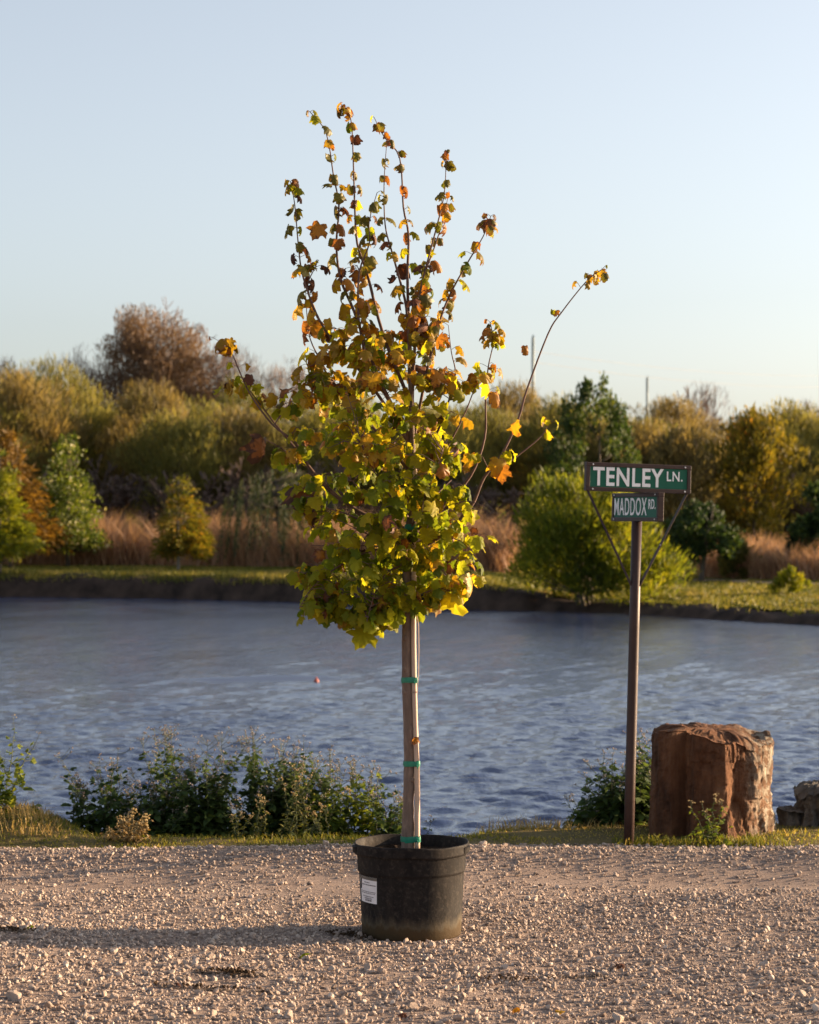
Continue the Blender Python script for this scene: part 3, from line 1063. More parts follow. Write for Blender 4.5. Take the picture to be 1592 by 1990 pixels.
# ------------------------------------------------------------------ grass along the gravel edge
n = 30000
r2 = np.random.default_rng(33)
x = (r2.random(n) * 2 - 1) * 2.9
y = edge_y(x) - .06 + r2.random(n) ** 1.2 * 1.0
k = r2.random(n) < np.clip(.25 + 1.0 * vnoise(x * 5, y * 5, 71) - .55 * sm(.35, 1.0, x) * (1 - sm(1.5, 2.2, x)) * 0, 0, 1)
x, y = x[k], y[k]; n = len(x)
P = np.stack([x, y, gz(x, y) - .005], 1)
hh = (.02 + .06 * r2.random(n) ** 1.5) * (.5 + vnoise(x * 3, y * 3, 72)) * (.45 + .55 * sm(0, .25, y - edge_y(x)))
hh *= .55 * (1 - .3 * sm(.1, .9, x))
dry = sm(.15, .6, x) * (1 - sm(2.6, 2.9, x))
tone = np.clip(.56 + .2 * r2.normal(size=n) + .5 * (vnoise(x * 4, y * 4, 73) - .5) + .2 * dry, 0, 1)
Vv, Ff, T = blades(n, P, hh, np.full(n, .006), .8, tone, 2, r2)
o = link('grass', np_mesh('grass', Vv, Ff, M['grass'], False, {'tone': T}))
tag(o, 'short green and straw grass along the gravel edge', 'grass', None, 'stuff')


def dry_patch(label, px0, px1, y0, y1, n, h0, h1, seed, mt='dry_grass', lean=.6):
    r3 = np.random.default_rng(seed)
    yy = y0 + (y1 - y0) * r3.random(n)
    fr = r3.beta(1.2, 1.6, n)
    xx = ((px0 + (px1 - px0) * fr) - CX) / F * yy
    kk = r3.random(n) < .2 + vnoise(xx * 6, yy * 6, seed)
    xx, yy = xx[kk], yy[kk]; n = len(xx)
    PP = np.stack([xx, yy, gz(xx, yy) - .005], 1)
    h = (h0 + (h1 - h0) * r3.random(n) ** 1.5) * (.4 + vnoise(xx * 5, yy * 5, seed + 1)) * (.45 + .55 * sm(0, .35, 1 - fr[kk]))
    a, b, c = blades(n, PP, h, np.full(n, .0045), lean, np.clip(.5 + .22 * r3.normal(size=n), 0, 1), 3, r3)
    oo = link('dry_grass', np_mesh('dry_grass', a, b, M[mt], False, {'tone': c}))
    tag(oo, label, 'grass', None, 'stuff')


dry_patch('golden dry grass tuft on the bank at the left edge', -120, 140, 11.75, 12.5, 3000, .03, .1, 5)
dry_patch('brown dry grass fringe on the bank between pot and sign post', 800, 1260, 12.2, 12.75, 3600, .04, .12, 6)
dry_patch('straw grass at the foot of the big boulder', 1190, 1600, 11.55, 11.8, 1800, .03, .11, 7, 'grass', .9)

# ------------------------------------------------------------------ weeds on the near bank
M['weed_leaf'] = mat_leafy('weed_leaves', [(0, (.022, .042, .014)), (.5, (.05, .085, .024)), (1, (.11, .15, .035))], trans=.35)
M['weed_stem'] = mat_noise('weed_stem', [(.3, (.04, .055, .025)), (.7, (.09, .095, .045))], 8, .8)
M['sun_tint_leaf'] = mat_leafy('sun_tinted_weed_leaves', [(0, (.05, .085, .012)), (.5, (.11, .15, .02)), (1, (.22, .24, .03))], trans=.45)  # brighter copy of the weed leaf colours, sunlight painted in
M['yellow_weed'] = mat_leafy('yellowing_weed_leaves', [(0, (.06, .08, .018)), (.5, (.12, .13, .03)), (1, (.22, .2, .06))], trans=.35)
M['dry_weed'] = mat_leafy('dry_weed_leaves', [(0, (.13, .08, .03)), (.5, (.24, .16, .07)), (1, (.36, .25, .12))], trans=.3)
M['seed_grey'] = mat_leafy('grey_seed_heads', [(0, (.1, .08, .07)), (.5, (.2, .16, .14)), (1, (.4, .34, .3))], trans=.2)
M['seed_gold'] = mat_leafy('straw_seed_heads', [(0, (.2, .14, .06)), (.5, (.34, .25, .11)), (1, (.5, .4, .22))], trans=.3)
M['dry_stem'] = mat_noise('dry_stem', [(.3, (.16, .12, .05)), (.7, (.27, .2, .1))], 8, .8)


def weed(label, px, d, ytop, nst, spread, leaf='weed_leaf', stem='weed_stem', head='seed_grey', nl=22, ll=.055, lw=.016, heads=7, seed=1, bushy=.0, name='weed', cat='weed', group=None, lean=.25, hr=.006, minh=.5):
    r3 = random.Random(seed)
    x0 = (px - CX) / F * d
    zb = float(gz(x0, d))
    H_ = (EYE - (ytop - HY) / F * d) - zb
    root = empty(name, (x0, d, zb), label, cat, group)
    ms, ml, mh = MB(), MB(), MB()
    sp = spread / F * d
    for s in range(int(nst * 1.35)):
        h = H_ * (1 if s == 0 else r3.uniform(minh, .97))
        bx, by = r3.uniform(-.35, .35) * sp, r3.uniform(-.2, .2)* max(sp, .1)
        tx = bx + r3.gauss(0, .35) * sp + (r3.gauss(0, lean) * h * .4 if s else 0)
        ty = by + r3.gauss(0, .12)
        if s == 0: bx, tx = 0, r3.uniform(-.02, .02)
        zz = float(gz(x0 + bx, d + by)) - zb - .01
        line = []
        for q in np.linspace(0, 1, 8):
            line.append(Vector((bx + (tx - bx) * q ** 1.4 + r3.gauss(0, .006), by + (ty - by) * q + r3.gauss(0, .006), zz + (h - zz) * q)))
        ms.tube(line, [.0042 * (1 - .75 * q) for q in np.linspace(0, 1, 8)], 5, r3.random())

        def pt(q):
            q = min(.999, max(0, q)) * 7
            i0 = int(q)
            return line[i0].lerp(line[i0 + 1], q - i0)
        a = r3.random() * 6
        tn = r3.gauss(0, .15)
        cnt = int(1.7 * nl * (h / .6) + 4)
        for k in range(cnt):
            q = .05 + .84 * (k + r3.random()) / cnt
            a += 2.4
            L = 1.3 * ll * (1.2 - .95 * q) * r3.uniform(.7, 1.45)
            W = 1.35 * lw * (1.1 - .5 * q) * r3.uniform(.7, 1.2)
            dr = Vector((math.cos(a), math.sin(a), r3.uniform(-.2, .7)))
            p = pt(q)
            if bushy and r3.random() < bushy:            # side shoot first
                e = p + dr.normalized() * r3.uniform(.03, .11) * (1.2 - q)
                ms.tube([p, e], [.0016, .001], 3, .4)
                p = e
                nn = 3
            else:
                nn = 1
            for m_ in range(nn):
                dv = (dr + Vector((r3.gauss(0, .5), r3.gauss(0, .5), r3.gauss(0, .4))) * (1 if nn > 1 else .3)).normalized()
                sd_ = dv.cross(Vector((0, 0, 1)))
                if sd_.length < .1: sd_ = Vector((1, 0, 0))
                sd_ = (sd_.normalized() + Vector((r3.gauss(0, .3), r3.gauss(0, .3), r3.gauss(0, .5)))).normalized()
                dn = Vector((0, 0, -L * .3))
                b1 = p + dv * L * .3; b2 = p + dv * L * .65 + dn * .3; tip = p + dv * L + dn
                ml.add([p, b1 + sd_ * W, b1 - sd_ * W, b2 + sd_ * W * .8, b2 - sd_ * W * .8, tip], [(0, 1, 2), (1, 3, 4, 2), (3, 5, 4)], min(1, max(0, .5 + tn + r3.gauss(0, .2))))
        for k in range(heads):
            q = 1 - .35 * (k / max(1, heads)) * r3.random()
            p = pt(q)
            e = p + Vector((r3.gauss(0, .035), r3.gauss(0, .035), r3.uniform(.01, .06))) * (h / .55)
            if k == 0: e = p + Vector((0, 0, .015))
            ms.tube([p, (p + e) / 2 + Vector((0, 0, -.004)), e], [.0016, .0013, .001], 3, .5)
            for m_ in range(3):
                c = e + Vector((r3.gauss(0, hr), r3.gauss(0, hr), r3.gauss(0, hr * .6)))
                r_ = hr * r3.uniform(.5, 1)
                mh.add([c + Vector((r_, 0, 0)), c + Vector((-r_, 0, 0)), c + Vector((0, r_, 0)), c + Vector((0, -r_, 0)), c + Vector((0, 0, r_)), c + Vector((0, 0, -r_ * .7))],
                       [(0, 2, 4), (2, 1, 4), (1, 3, 4), (3, 0, 4), (2, 0, 5), (1, 2, 5), (3, 1, 5), (0, 3, 5)], r3.random())
    ms.build('stems', M[stem], root)
    o = ml.build('leaves', M[leaf], root); o['kind'] = 'stuff'
    if heads:
        o = mh.build('seed_heads', M[head], root); o['kind'] = 'stuff'
    return root


weed('sparse pale weed at the left end of the bank weeds', 150, 12.35, 1512, 4, 40, nl=16, ll=.04, seed=1, heads=8)
weed('dark weed with grey heads, left end of the dense clump', 222, 12.4, 1462, 11, 90, nl=26, seed=2, bushy=.45)
weed('low leafy weed between the first two tall stalks of the clump', 285, 12.3, 1528, 12, 90, nl=30, seed=3, bushy=.55, heads=4)
weed('tall dark weed left of centre in the dense clump', 338, 12.45, 1424, 11, 90, nl=28, seed=4, bushy=.5, heads=9)
weed('dark leafy weed in front of the tan rock', 405, 12.35, 1436, 11, 90, nl=30, seed=5, bushy=.5, heads=9)
weed('dark weed with grey tufts just above the tan rock', 438, 12.6, 1432, 9, 70, nl=26, seed=6, bushy=.45, heads=9)
weed('tallest dark weed stalk of the clump, right of the tan rock', 494, 12.45, 1416, 10, 70, nl=28, seed=7, bushy=.5, heads=6)
weed('broad dark leafy weed behind the yellow weed', 548, 12.5, 1455, 14, 90, nl=30, seed=8, bushy=.6, heads=3)
weed('dark bushy weed with pointed top behind the yellow weed', 592, 12.5, 1440, 14, 90, nl=34, seed=9, bushy=.6, heads=3, ll=.06)
weed('sunlit green weed with small white heads left of the pot', 640, 12.4, 1462, 10, 90, 'sun_tint_leaf', nl=22, seed=10, bushy=.3, heads=8)
weed('thin sunlit weed with round heads near the pot', 690, 12.35, 1478, 8, 80, 'sun_tint_leaf', nl=20, seed=11, bushy=.3, heads=6)
weed('dark slender weed directly left of the trunk', 745, 12.4, 1500, 10, 70, nl=24, seed=12, bushy=.4, heads=6)
weed('short dark weed half hidden behind the trunk', 778, 12.5, 1535, 7, 50, nl=22, seed=13, bushy=.4, heads=5)
YW = None
weed('yellowing weed with straw tips in front of the dark clump', 578, 12.0, 1484, 6, 90, 'yellow_weed', 'weed_stem', 'seed_gold', 40, .024, .006, 6, seed=14, bushy=.15, hr=.006)
weed('smaller yellowing weed left of the taller yellow one', 500, 11.95, 1548, 4, 45, 'yellow_weed', 'weed_stem', 'seed_gold', 36, .022, .006, 5, seed=15, hr=.006)
weed('leaning yellowing weed, farthest left of the yellow weeds', 458, 11.95, 1560, 3, 30, 'yellow_weed', 'weed_stem', 'seed_gold', 36, .022, .006, 5, seed=16, hr=.006)
weed('spreading yellowing weed right of the taller yellow one', 618, 11.95, 1570, 5, 60, 'yellow_weed', 'weed_stem', 'seed_gold', 36, .022, .006, 5, seed=17, hr=.006)
weed('small dry brown weed on the grass in front of the clump', 255, 11.72, 1582, 7, 45, 'dry_weed', 'dry_stem', 'seed_gold', 60, .02, .007, 10, seed=18, bushy=.3, hr=.008)
weed('low dry brown tuft beside the small brown weed', 215, 11.75, 1612, 5, 40, 'dry_weed', 'dry_stem', 'seed_gold', 50, .02, .006, 6, seed=19, bushy=.2)
weed('leafy dark weed left of the sign post', 1188, 12.5, 1462, 12, 90, nl=26, seed=20, bushy=.45, heads=6)
weed('short dark weed left of the post weeds', 1140, 12.5, 1528, 7, 60, nl=24, seed=21, bushy=.4, heads=5)
weed('tall dark weed between the sign post and the big boulder', 1243, 12.5, 1413, 9, 50, nl=26, seed=22, bushy=.4, heads=6)
weed('small yellow green weed in front of the big boulder', 1385, 11.62, 1548, 4, 45, 'sun_tint_leaf', 'weed_stem', 'seed_gold', 34, .03, .007, 4, seed=23, bushy=.2)
weed('sunlit leafy shrub at the left edge of the bank', 5, 12.15, 1410, 7, 100, 'sun_tint_leaf', 'weed_stem', 'seed_gold', 18, .036, .017, 1, seed=24, bushy=.55, name='shrub', cat='shrub', minh=.4)

# ------------------------------------------------------------------ boulders
def mat_boulder(name, stops, lichen_x=None, streak=True):
    m, t, bs = new_mat(name)
    v = coord(t)
    f = noise_n(t, coord(t, 'Object', (3.5, 3.5, .9) if streak else (2, 2, 2)), 3.2, 7, .62)
    f2 = noise_n(t, v, 45, 6, .7)
    c = ramp(t, f, stops)
    c = mixc(t, mathn(t, 'MULTIPLY', f2, .5), c, tuple(x * .45 for x in stops[0][1]))
    if lichen_x is not None:
        sx = node(t, 'ShaderNodeSeparateXYZ'); t.links.new(v, sx.inputs[0])
        g = mathn(t, 'MULTIPLY', mathn(t, 'SUBTRACT', sx.outputs[0], lichen_x), 4, True)
        base = mixc(t, .6, c, (.2, .135, .085))
        c = mixc(t, g, c, base)
        k = ramp(t, noise_n(t, v, 17, 7, .68), [(.47, (0, 0, 0)), (.53, (1, 1, 1))])
        c = mixc(t, mathn(t, 'MULTIPLY', k, mathn(t, 'MULTIPLY', g, .95)), c, (.5, .46, .37))
        k2 = ramp(t, noise_n(t, v, 10, 5, .6), [(.56, (0, 0, 0)), (.6, (1, 1, 1))])
        c = mixc(t, mathn(t, 'MULTIPLY', k2, mathn(t, 'MULTIPLY', g, .7)), c, (.07, .055, .045))
    t.links.new(c, bs.inputs['Base Color'])
    bs.inputs['Roughness'].default_value = .9
    bs.inputs['Specular IOR Level'].default_value = .2
    bump(t, mathn(t, 'ADD', noise_n(t, v, 34, 10, .75), f), bs, .95, .03)
    return m


def boulder(name, label, px, d, poly, hfun, mt, seed=1, nz=34, na=120, amp=.014, zbase=None):
    x0 = (px - CX) / F * d
    root_z = float(gz(x0, d)) if zbase is None else zbase
    poly = [Vector(p) for p in poly]

    def ray(a):
        dv = Vector((math.cos(a), math.sin(a)))
        best = .01
        for i in range(len(poly)):
            p, q = poly[i], poly[(i + 1) % len(poly)]
            e = q - p
            den = dv.x * e.y - dv.y * e.x
            if abs(den) < 1e-9: continue
            tt = (p.x * e.y - p.y * e.x) / den
            uu = (p.x * dv.y - p.y * dv.x) / den
            if tt > 0 and -1e-6 <= uu <= 1 + 1e-6: best = max(best, tt)
        return best
    rad = [ray(2 * math.pi * k / na) for k in range(na)]
    Vv, Ff = [], []
    off = Vector((seed * 3.1, seed * 1.7, 0))

    def jit(p):
        n1 = noise.turbulence(p * 7 + off, 4, False) - .5
        n2 = noise.noise(p * 3 + off)
        cell = noise.cell_vector(Vector((p.x * 9, p.y * 9, p.z * 5)) + off).x - .5
        rg = 1 + .35 * float(sm(-.02, .12, p.x))
        c2 = noise.cell_vector(Vector((p.x * 17 + p.z * 4, p.y * 17, p.z * 11)) + off).y - .5
        cell = cell * .8 + c2 * .7
        hf = noise.noise(p * 31 + off) * .45 + noise.noise(p * 67 + off) * .25
        st_ = abs(noise.noise(Vector((p.x * 6, p.y * 6, p.z * 1.5)) + off))
        return amp * rg * (n1 * 1.0 + n2 * .5 + cell * 1.3 + hf - .9 * max(0, .12 - st_) / .12)
    rings = []
    for j in range(nz + 1):
        rings.append((1.0, j / nz))
    for s in (.975, .93, .86, .76, .64, .5, .36, .22, .1):
        rings.append((s, 1.0))
    for (s, q) in rings:
        for k in range(na):
            a = 2 * math.pi * k / na
            r = rad[k] * s
            taper = 1 - .05 * q + (.03 if q < .1 else 0)
            if q > .94 and s == 1.0: taper -= .03 * (q - .94) / .06
            x, y = r * math.cos(a) * taper, r * math.sin(a) * taper
            top = hfun(x, y)
            z = -.12 + (top + .12) * q
            p = Vector((x, y, z))
            j_ = jit(p)
            if s == 1.0:
                p += Vector((math.cos(a), math.sin(a), 0)) * j_
                if q == 1.0: p.z -= .012
            else:
                p.z += j_ * .75
            Vv.append(p)
    nr = len(rings)
    for j in range(nr - 1):
        for k in range(na):
            k2 = (k + 1) % na
            Ff.append((j * na + k, j * na + k2, (j + 1) * na + k2, (j + 1) * na + k))
    Ff.append(tuple((nr - 1) * na + k for k in range(na)))
    mb = MB(); mb.add(Vv, Ff)
    o = mb.build(name, mt, None, False)
    o.location = (x0, d, root_z)
    tag(o, label, 'boulder')
    return o


def bh(x, y):
    h = .565 - .03 * max(0, x + .05) / .3
    h -= .05 * float(sm(.1, .25, x)) * (1 - float(sm(.02, .16, y)))
    if y < -.1: h -= .05 * float(sm(-.22, .02, x)) * float(sm(-.1, -.2, y))
    if x < -.22: h -= .25 * (-.22 - x) ** 1.0
    return h


boulder('boulder', 'large reddish brown sandstone block beside the sign post', 1384, 12.1,
        [(-.345, -.04), (-.325, -.15), (-.25, -.215), (-.17, -.175), (-.155, -.22), (-.14, -.295), (.0, -.305), (.035, -.31), (.1, -.25), (.16, -.235), (.235, -.175), (.3, -.055), (.36, .06), (.355, .16), (.2, .27), (-.1, .29), (-.31, .2)],
        bh, mat_boulder('red_sandstone', [(.3, (.06, .027, .016)), (.52, (.185, .083, .042)), (.72, (.31, .155, .08))], .13), 3, 56, 180, .012)
boulder('boulder', 'grey tan boulder cut by the right edge of the picture', 1590, 12.5,
        [(-.15, -.05), (-.12, -.15), (.0, -.2), (.2, -.22), (.3, 0), (.2, .2), (-.1, .18)],
        lambda x, y: .23 - .05 * max(0, -x) / .15, mat_boulder('grey_tan_rock', [(.3, (.11, .1, .09)), (.55, (.2, .18, .155)), (.75, (.29, .26, .22))], None, False), 5, amp=.03)
boulder('rock', 'small grey rock tucked between the two boulders', 1530, 12.45,
        [(-.07, -.03), (-.02, -.1), (.09, -.09), (.11, .05), (0, .1)], lambda x, y: .1, M.setdefault('grey_rock', mat_boulder('grey_rock', [(.3, (.12, .1, .085)), (.55, (.2, .17, .14)), (.75, (.28, .24, .2))], None, False)), 7, 16, 60, .02)
boulder('rock', 'grey green rock behind the post weeds, left of the big boulder', 1248, 12.9,
        [(-.12, -.05), (-.05, -.14), (.1, -.12), (.16, .05), (0, .14), (-.1, .08)], lambda x, y: .42 + .3 * x, M['grey_rock'], 8, 18, 60, .025)
boulder('rock', 'tan rock half hidden behind the dark bank weeds', 440, 13.1,
        [(-.14, -.08), (0, -.15), (.16, -.08), (.18, .08), (0, .15), (-.16, .06)], lambda x, y: .47 - .15 * abs(x), mat_boulder('tan_rock', [(.3, (.25, .18, .1)), (.55, (.36, .27, .16)), (.75, (.45, .35, .22))], None, False), 9, 18, 60, .03)

# ------------------------------------------------------------------ street sign
def text_mesh(body, wd, ht, offset=.0):
    cu = bpy.data.curves.new('text', 'FONT')
    cu.body = body
    cu.offset = offset
    cu.space_character = 1.1
    cu.extrude = .006
    ob = bpy.data.objects.new('text', cu)
    C.objects.link(ob)
    dg = bpy.context.evaluated_depsgraph_get()
    me = bpy.data.meshes.new_from_object(ob.evaluated_get(dg))
    bpy.data.objects.remove(ob, do_unlink=True)
    co = np.array([v.co[:] for v in me.vertices])
    lo, hi = co.min(0), co.max(0)
    co = (co - lo) / (hi - lo + 1e-9)
    Vv = np.stack([co[:, 0] * wd, -co[:, 2] * .0012, co[:, 1] * ht], 1)      # reads from -Y
    Fc = [tuple(p.vertices) for p in me.polygons]
    bpy.data.meshes.remove(me)
    return Vv, Fc


M['sign_brown'] = mat_noise('brown_painted_steel', [(.3, (.034, .018, .016)), (.7, (.05, .027, .023))], 14, .5, 5, .15, .003, spec=.3)
M['sign_green'] = mat_noise('green_sign_sheet', [(.3, (.004, .085, .052)), (.7, (.006, .1, .062))], 5, .5, 4, spec=.25)
M['sign_white'] = mat_noise('white_lettering', [(.3, (.72, .72, .74)), (.7, (.82, .82, .83))], 20, .5, 4)
M['bolt'] = mat_noise('bolt_steel', [(.3, (.55, .55, .55)), (.7, (.7, .7, .7))], 30, .35, 3, metal=.6)
SD = EYE * F / (1642 - HY)
sign = empty('street_sign', ((1222 - CX) / F * SD, SD, 0), 'brown street sign post with two green name plates by the boulder', 'street sign')
sign.rotation_euler = (0, R(1.45), 0)
mb = MB(); mb.tube([(0, 0, -.25), (0, 0, .4), (0, 0, 1.1), (0, 0, 1.648)], .0262, 28)
mb.build('pole', M['sign_brown'], sign, True)


def name_plate(z0, hgt, L, yaw, texts, label):
    rot = Matrix.Rotation(yaw, 4, 'Z')
    fr = MB(); b = .021; tk = .034
    for c, s in (((0, 0, z0 + b / 2), (L, tk, b)), ((0, 0, z0 + hgt - b / 2), (L, tk, b)),
                 ((-L / 2 + b / 2, 0, z0 + hgt / 2), (b, tk - .002, hgt - 2 * b)), ((L / 2 - b / 2, 0, z0 + hgt / 2), (b, tk - .002, hgt - 2 * b))):
        fr.box(c, s, None, .5, 0, .0025)
    fo = fr.build('sign_frame', M['sign_brown'], sign)
    fo.matrix_local = rot
    fo['label'] = label
    pn = MB(); pn.box((0, 0, z0 + hgt / 2), (L - 2 * b + .004, tk - .012, hgt - 2 * b + .004))
    pn.build('panel', M['sign_green'], fo)
    for (body, x, z, wd, ht, off) in texts:
        Vv, Fc = text_mesh(body, wd, ht, off)
        Vv = Vv + np.array([-L / 2 + b + x, -(tk - .012) / 2 - .0008, z0 + b + z])
        tb = MB(); tb.add(Vv, Fc)
        tb.build('lettering', M['sign_white'], fo)
    for sx in (-1, 1):
        for sz in (0, 1):
            bt = MB()
            bt.tube([(sx * (L / 2 - .035), -tk / 2 + .001, z0 + (b * .5 if sz == 0 else hgt - b * .5)), (sx * (L / 2 - .035), -tk / 2 - .003, z0 + (b * .5 if sz == 0 else hgt - b * .5))], .0042, 10)
            bt.build('bolt', M['bolt'], fo)
    return fo


name_plate(1.647, .145, .58, R(18.3) - R(90), [('MADDOX', .008, .009, .405, .09, .006), ('RD.', .434, .041, .085, .05, .012)], 'lower narrow looking plate reading MADDOX RD.')
name_plate(1.795, .145, .58, R(18.3), [('TENLEY', .016, .007, .39, .094, .022), ('LN.', .424, .04, .088, .05, .014)], 'upper plate reading TENLEY LN.')
for sx in (-1, 1):
    mb = MB()
    e = Matrix.Rotation(R(18.3), 4, 'Z') @ Vector((sx * .275, 0, 1.797))
    b0 = Vector((sx * .02, -.008, 1.318))
    dv = (e - b0); rq = dv.to_track_quat('Z', 'Y').to_matrix()
    mb.box((b0 + e) / 2, (.019, .006, dv.length), rq, .5, 0, .001)
    o = mb.build('brace', M['sign_brown'], sign)
    if sx == 1:
        bb = b0.lerp(e, .44)
        mb = MB(); mb.tube([bb + Vector((0, -.002, 0)), bb + Vector((0, -.009, 0))], .004, 8); mb.build('bolt', M['bolt'], o)

# ------------------------------------------------------------------ nursery pot
TD = 9.06
PX0 = (800 - CX) / F * TD
pot = empty('nursery_pot', (PX0, TD, 0), 'black plastic nursery pot holding the young maple', 'plant pot')
m, t, bs = new_mat('black_plastic')
v = coord(t)
c = ramp(t, noise_n(t, coord(t, 'Object', (6, 6, 1.2)), 4, 7, .65), [(.35, (.01, .009, .0095)), (.6, (.02, .017, .016)), (.78, (.05, .04, .034))])
k = ramp(t, noise_n(t, v, 60, 6, .7), [(.5, (0, 0, 0)), (.75, (1, 1, 1))])
c = mixc(t, mathn(t, 'MULTIPLY', k, .4), c, (.11, .09, .075))
sx = node(t, 'ShaderNodeSeparateXYZ'); t.links.new(v, sx.inputs[0])
dz = mathn(t, 'ADD', sx.outputs[2], mathn(t, 'MULTIPLY', noise_n(t, coord(t, 'Object', (14, 14, 1.5)), 3, 6), -.09))
kd = ramp(t, dz, [(0, (1, 1, 1)), (.012, (0, 0, 0))])
kd2 = ramp(t, dz, [(.01, (1, 1, 1)), (.05, (0, 0, 0))])
c = mixc(t, mathn(t, 'MULTIPLY', kd2, .3), c, (.2, .16, .1))
c = mixc(t, mathn(t, 'MULTIPLY', kd, .85), c, (.055, .036, .018))
t.links.new(c, bs.inputs['Base Color'])
t.links.new(ramp(t, noise_n(t, v, 25, 5), [(.3, (.55, .55, .55)), (.7, (.8, .8, .8))]), bs.inputs['Roughness'])
bs.inputs['Specular IOR Level'].default_value = .1
bump(t, noise_n(t, v, 90, 6), bs, .25, .004)
M['plastic'] = m


def rwob(a, z):
    return 1 + .006 * math.sin(2 * a + 1) * z / .36


mb = MB()
mb.lathe([(.0, .004), (.185, .004), (.193, .0), (.197, .006), (.1985, .05), (.203, .14), (.2075, .245), (.2085, .25), (.2125, .254), (.2135, .26), (.2155, .322), (.2165, .325)], 96)
V0 = []
for p in mb.v:
    a = math.atan2(p[1], p[0]); k = rwob(a, p[2])
    V0.append((p[0] * k, p[1] * k, p[2]))
mb.v = V0
mb.build('pot_body', M['plastic'], pot, True)
mb = MB()
mb.lathe([(.2155, .323), (.222, .323), (.2255, .326), (.2265, .333), (.2255, .358), (.2265, .362), (.2245, .3665), (.2205, .3665), (.2185, .362), (.2145, .33), (.213, .3)], 96)
V0 = []
for p in mb.v:
    a = math.atan2(p[1], p[0]); k = rwob(a, p[2])
    V0.append((p[0] * k, p[1] * k, p[2] + .0025 * math.sin(3 * a + .7) + .0015 * math.sin(7 * a)))
mb.v = V0
mb.build('rim', M['plastic'], pot, True)
for a0 in (R(-14), R(180 + 8)):
    mb = MB()
    ring = []
    n = 12
    for k in range(n + 1):
        a = a0 + (k / n - .5) * .42
        e = math.sin(math.pi * k / n) ** .5
        ring.append((a, e))
    Vv, Ff = [], []
    for a, e in ring:
        for (r, z) in ((.222, .328), (.222 + .012 * e, .33), (.224 + .013 * e, .352), (.222, .356)):
            Vv.append((r * math.cos(a), r * math.sin(a), z))
    for k in range(n):
        for q in range(4):
            q2 = (q + 1) % 4
            Ff.append((k * 4 + q, (k + 1) * 4 + q, (k + 1) * 4 + q2, k * 4 + q2))
    Ff += [(0, 1, 2, 3), tuple(n * 4 + q for q in (3, 2, 1, 0))]
    mb.add(Vv, Ff)
    mb.build('handle', M['plastic'], pot)
# potting soil: lumpy disc
Vv, Ff = [], []
for j in range(13):
    r = .212 * j / 12
    for k in range(48):
        a = 2 * math.pi * k / 48
        x, y = r * math.cos(a), r * math.sin(a)
        Vv.append((x, y, .322 + .02 * noise.noise(Vector((x * 25, y * 25, 0))) + .012 * noise.noise(Vector((x * 70, y * 70, 3)))))
for j in range(12):
    for k in range(48):
        k2 = (k + 1) % 48
        Ff.append((j * 48 + k, j * 48 + k2, (j + 1) * 48 + k2, (j + 1) * 48 + k))
mb = MB(); mb.add(Vv, Ff); mb.build('soil', mat_soil('potting_soil', (.012, .008, .006), (.05, .033, .022), 60), pot)


# sticker on the pot, bent round it
def on_pot(px_, z, lift):
    r = np.interp(z, [0, .05, .14, .245, .254, .322], [.197, .1985, .203, .2075, .2125, .2155]) + lift
    u = (px_ - 800) / F * TD
    a = math.asin(max(-1, min(1, u / r)))
    return Vector((r * math.sin(a), -r * math.cos(a), z))


M['sticker'] = mat_noise('white_sticker', [(.3, (.62, .6, .62)), (.7, (.72, .7, .72))], 12, .5)
M['ink'] = mat_noise('grey_ink', [(.3, (.12, .11, .12)), (.7, (.2, .18, .2))], 40, .7)
M['head_ink'] = mat_noise('dark_header_ink', [(.3, (.09, .08, .07)), (.7, (.15, .13, .11))], 40, .6)


def pot_patch(mb, x0, x1, z0, z1, lift, n=8, tk=.0004):
    Vv, Ff = [], []
    for k in range(n + 1):
        q = x0 + (x1 - x0) * k / n
        for (z, l) in ((z0, lift), (z1, lift), (z1, lift - tk), (z0, lift - tk)):
            Vv.append(on_pot(q, z, l))
    for k in range(n):
        for s in range(4):
            s2 = (s + 1) % 4
            Ff.append((k * 4 + s, (k + 1) * 4 + s, (k + 1) * 4 + s2, k * 4 + s2))
    Ff += [(0, 1, 2, 3), tuple(n * 4 + s for s in (3, 2, 1, 0))]
    mb.add(Vv, Ff)


def zpx(py, px_=718):    # height on the pot's front for a photo row
    d = TD - .14
    return EYE - (py - HY) / F * d


st = MB(); zt, zb = .243, .141
pot_patch(st, 700.5, 733.5, zb, zt, .0012)
sto = st.build('sticker', M['sticker'], pot)
hd = MB(); pot_patch(hd, 700.5, 733.5, zt - .012, zt, .0019, 8, .0003)
hd.build('header', M['head_ink'], sto)
ik = MB(); r3 = random.Random(4)
for (fz, x0, x1, hgt) in ((.2, 709, 719, .0035), (.29, 703, 732, .004), (.56, 704, 731, .003), (.62, 704, 730, .003), (.74, 707, 727, .0035), (.81, 710, 724, .004), (.87, 711, 723, .007)):
    z = zt - fz * (zt - zb)
    q = x0
    while q < x1:
        wq = r3.uniform(.8, 2.6)
        pot_patch(ik, q, min(x1, q + wq), z - hgt, z, .0018, 2, .0003)
        q += wq + r3.uniform(.3, .8)
o = ik.build('print', M['ink'], sto); o['kind'] = 'stuff'

# ------------------------------------------------------------------ maple: trunk, stake, ties
TX = (793 - CX) / F * TD
tree = empty('maple_tree', (TX, TD, .3), 'young potted maple with leaves turning from green to gold and orange', 'tree')
T0 = Vector((TX, TD, .3))


def tp(px, py, dy=0.0):
    return at(px, py, TD) + Vector((0, dy, 0)) - T0


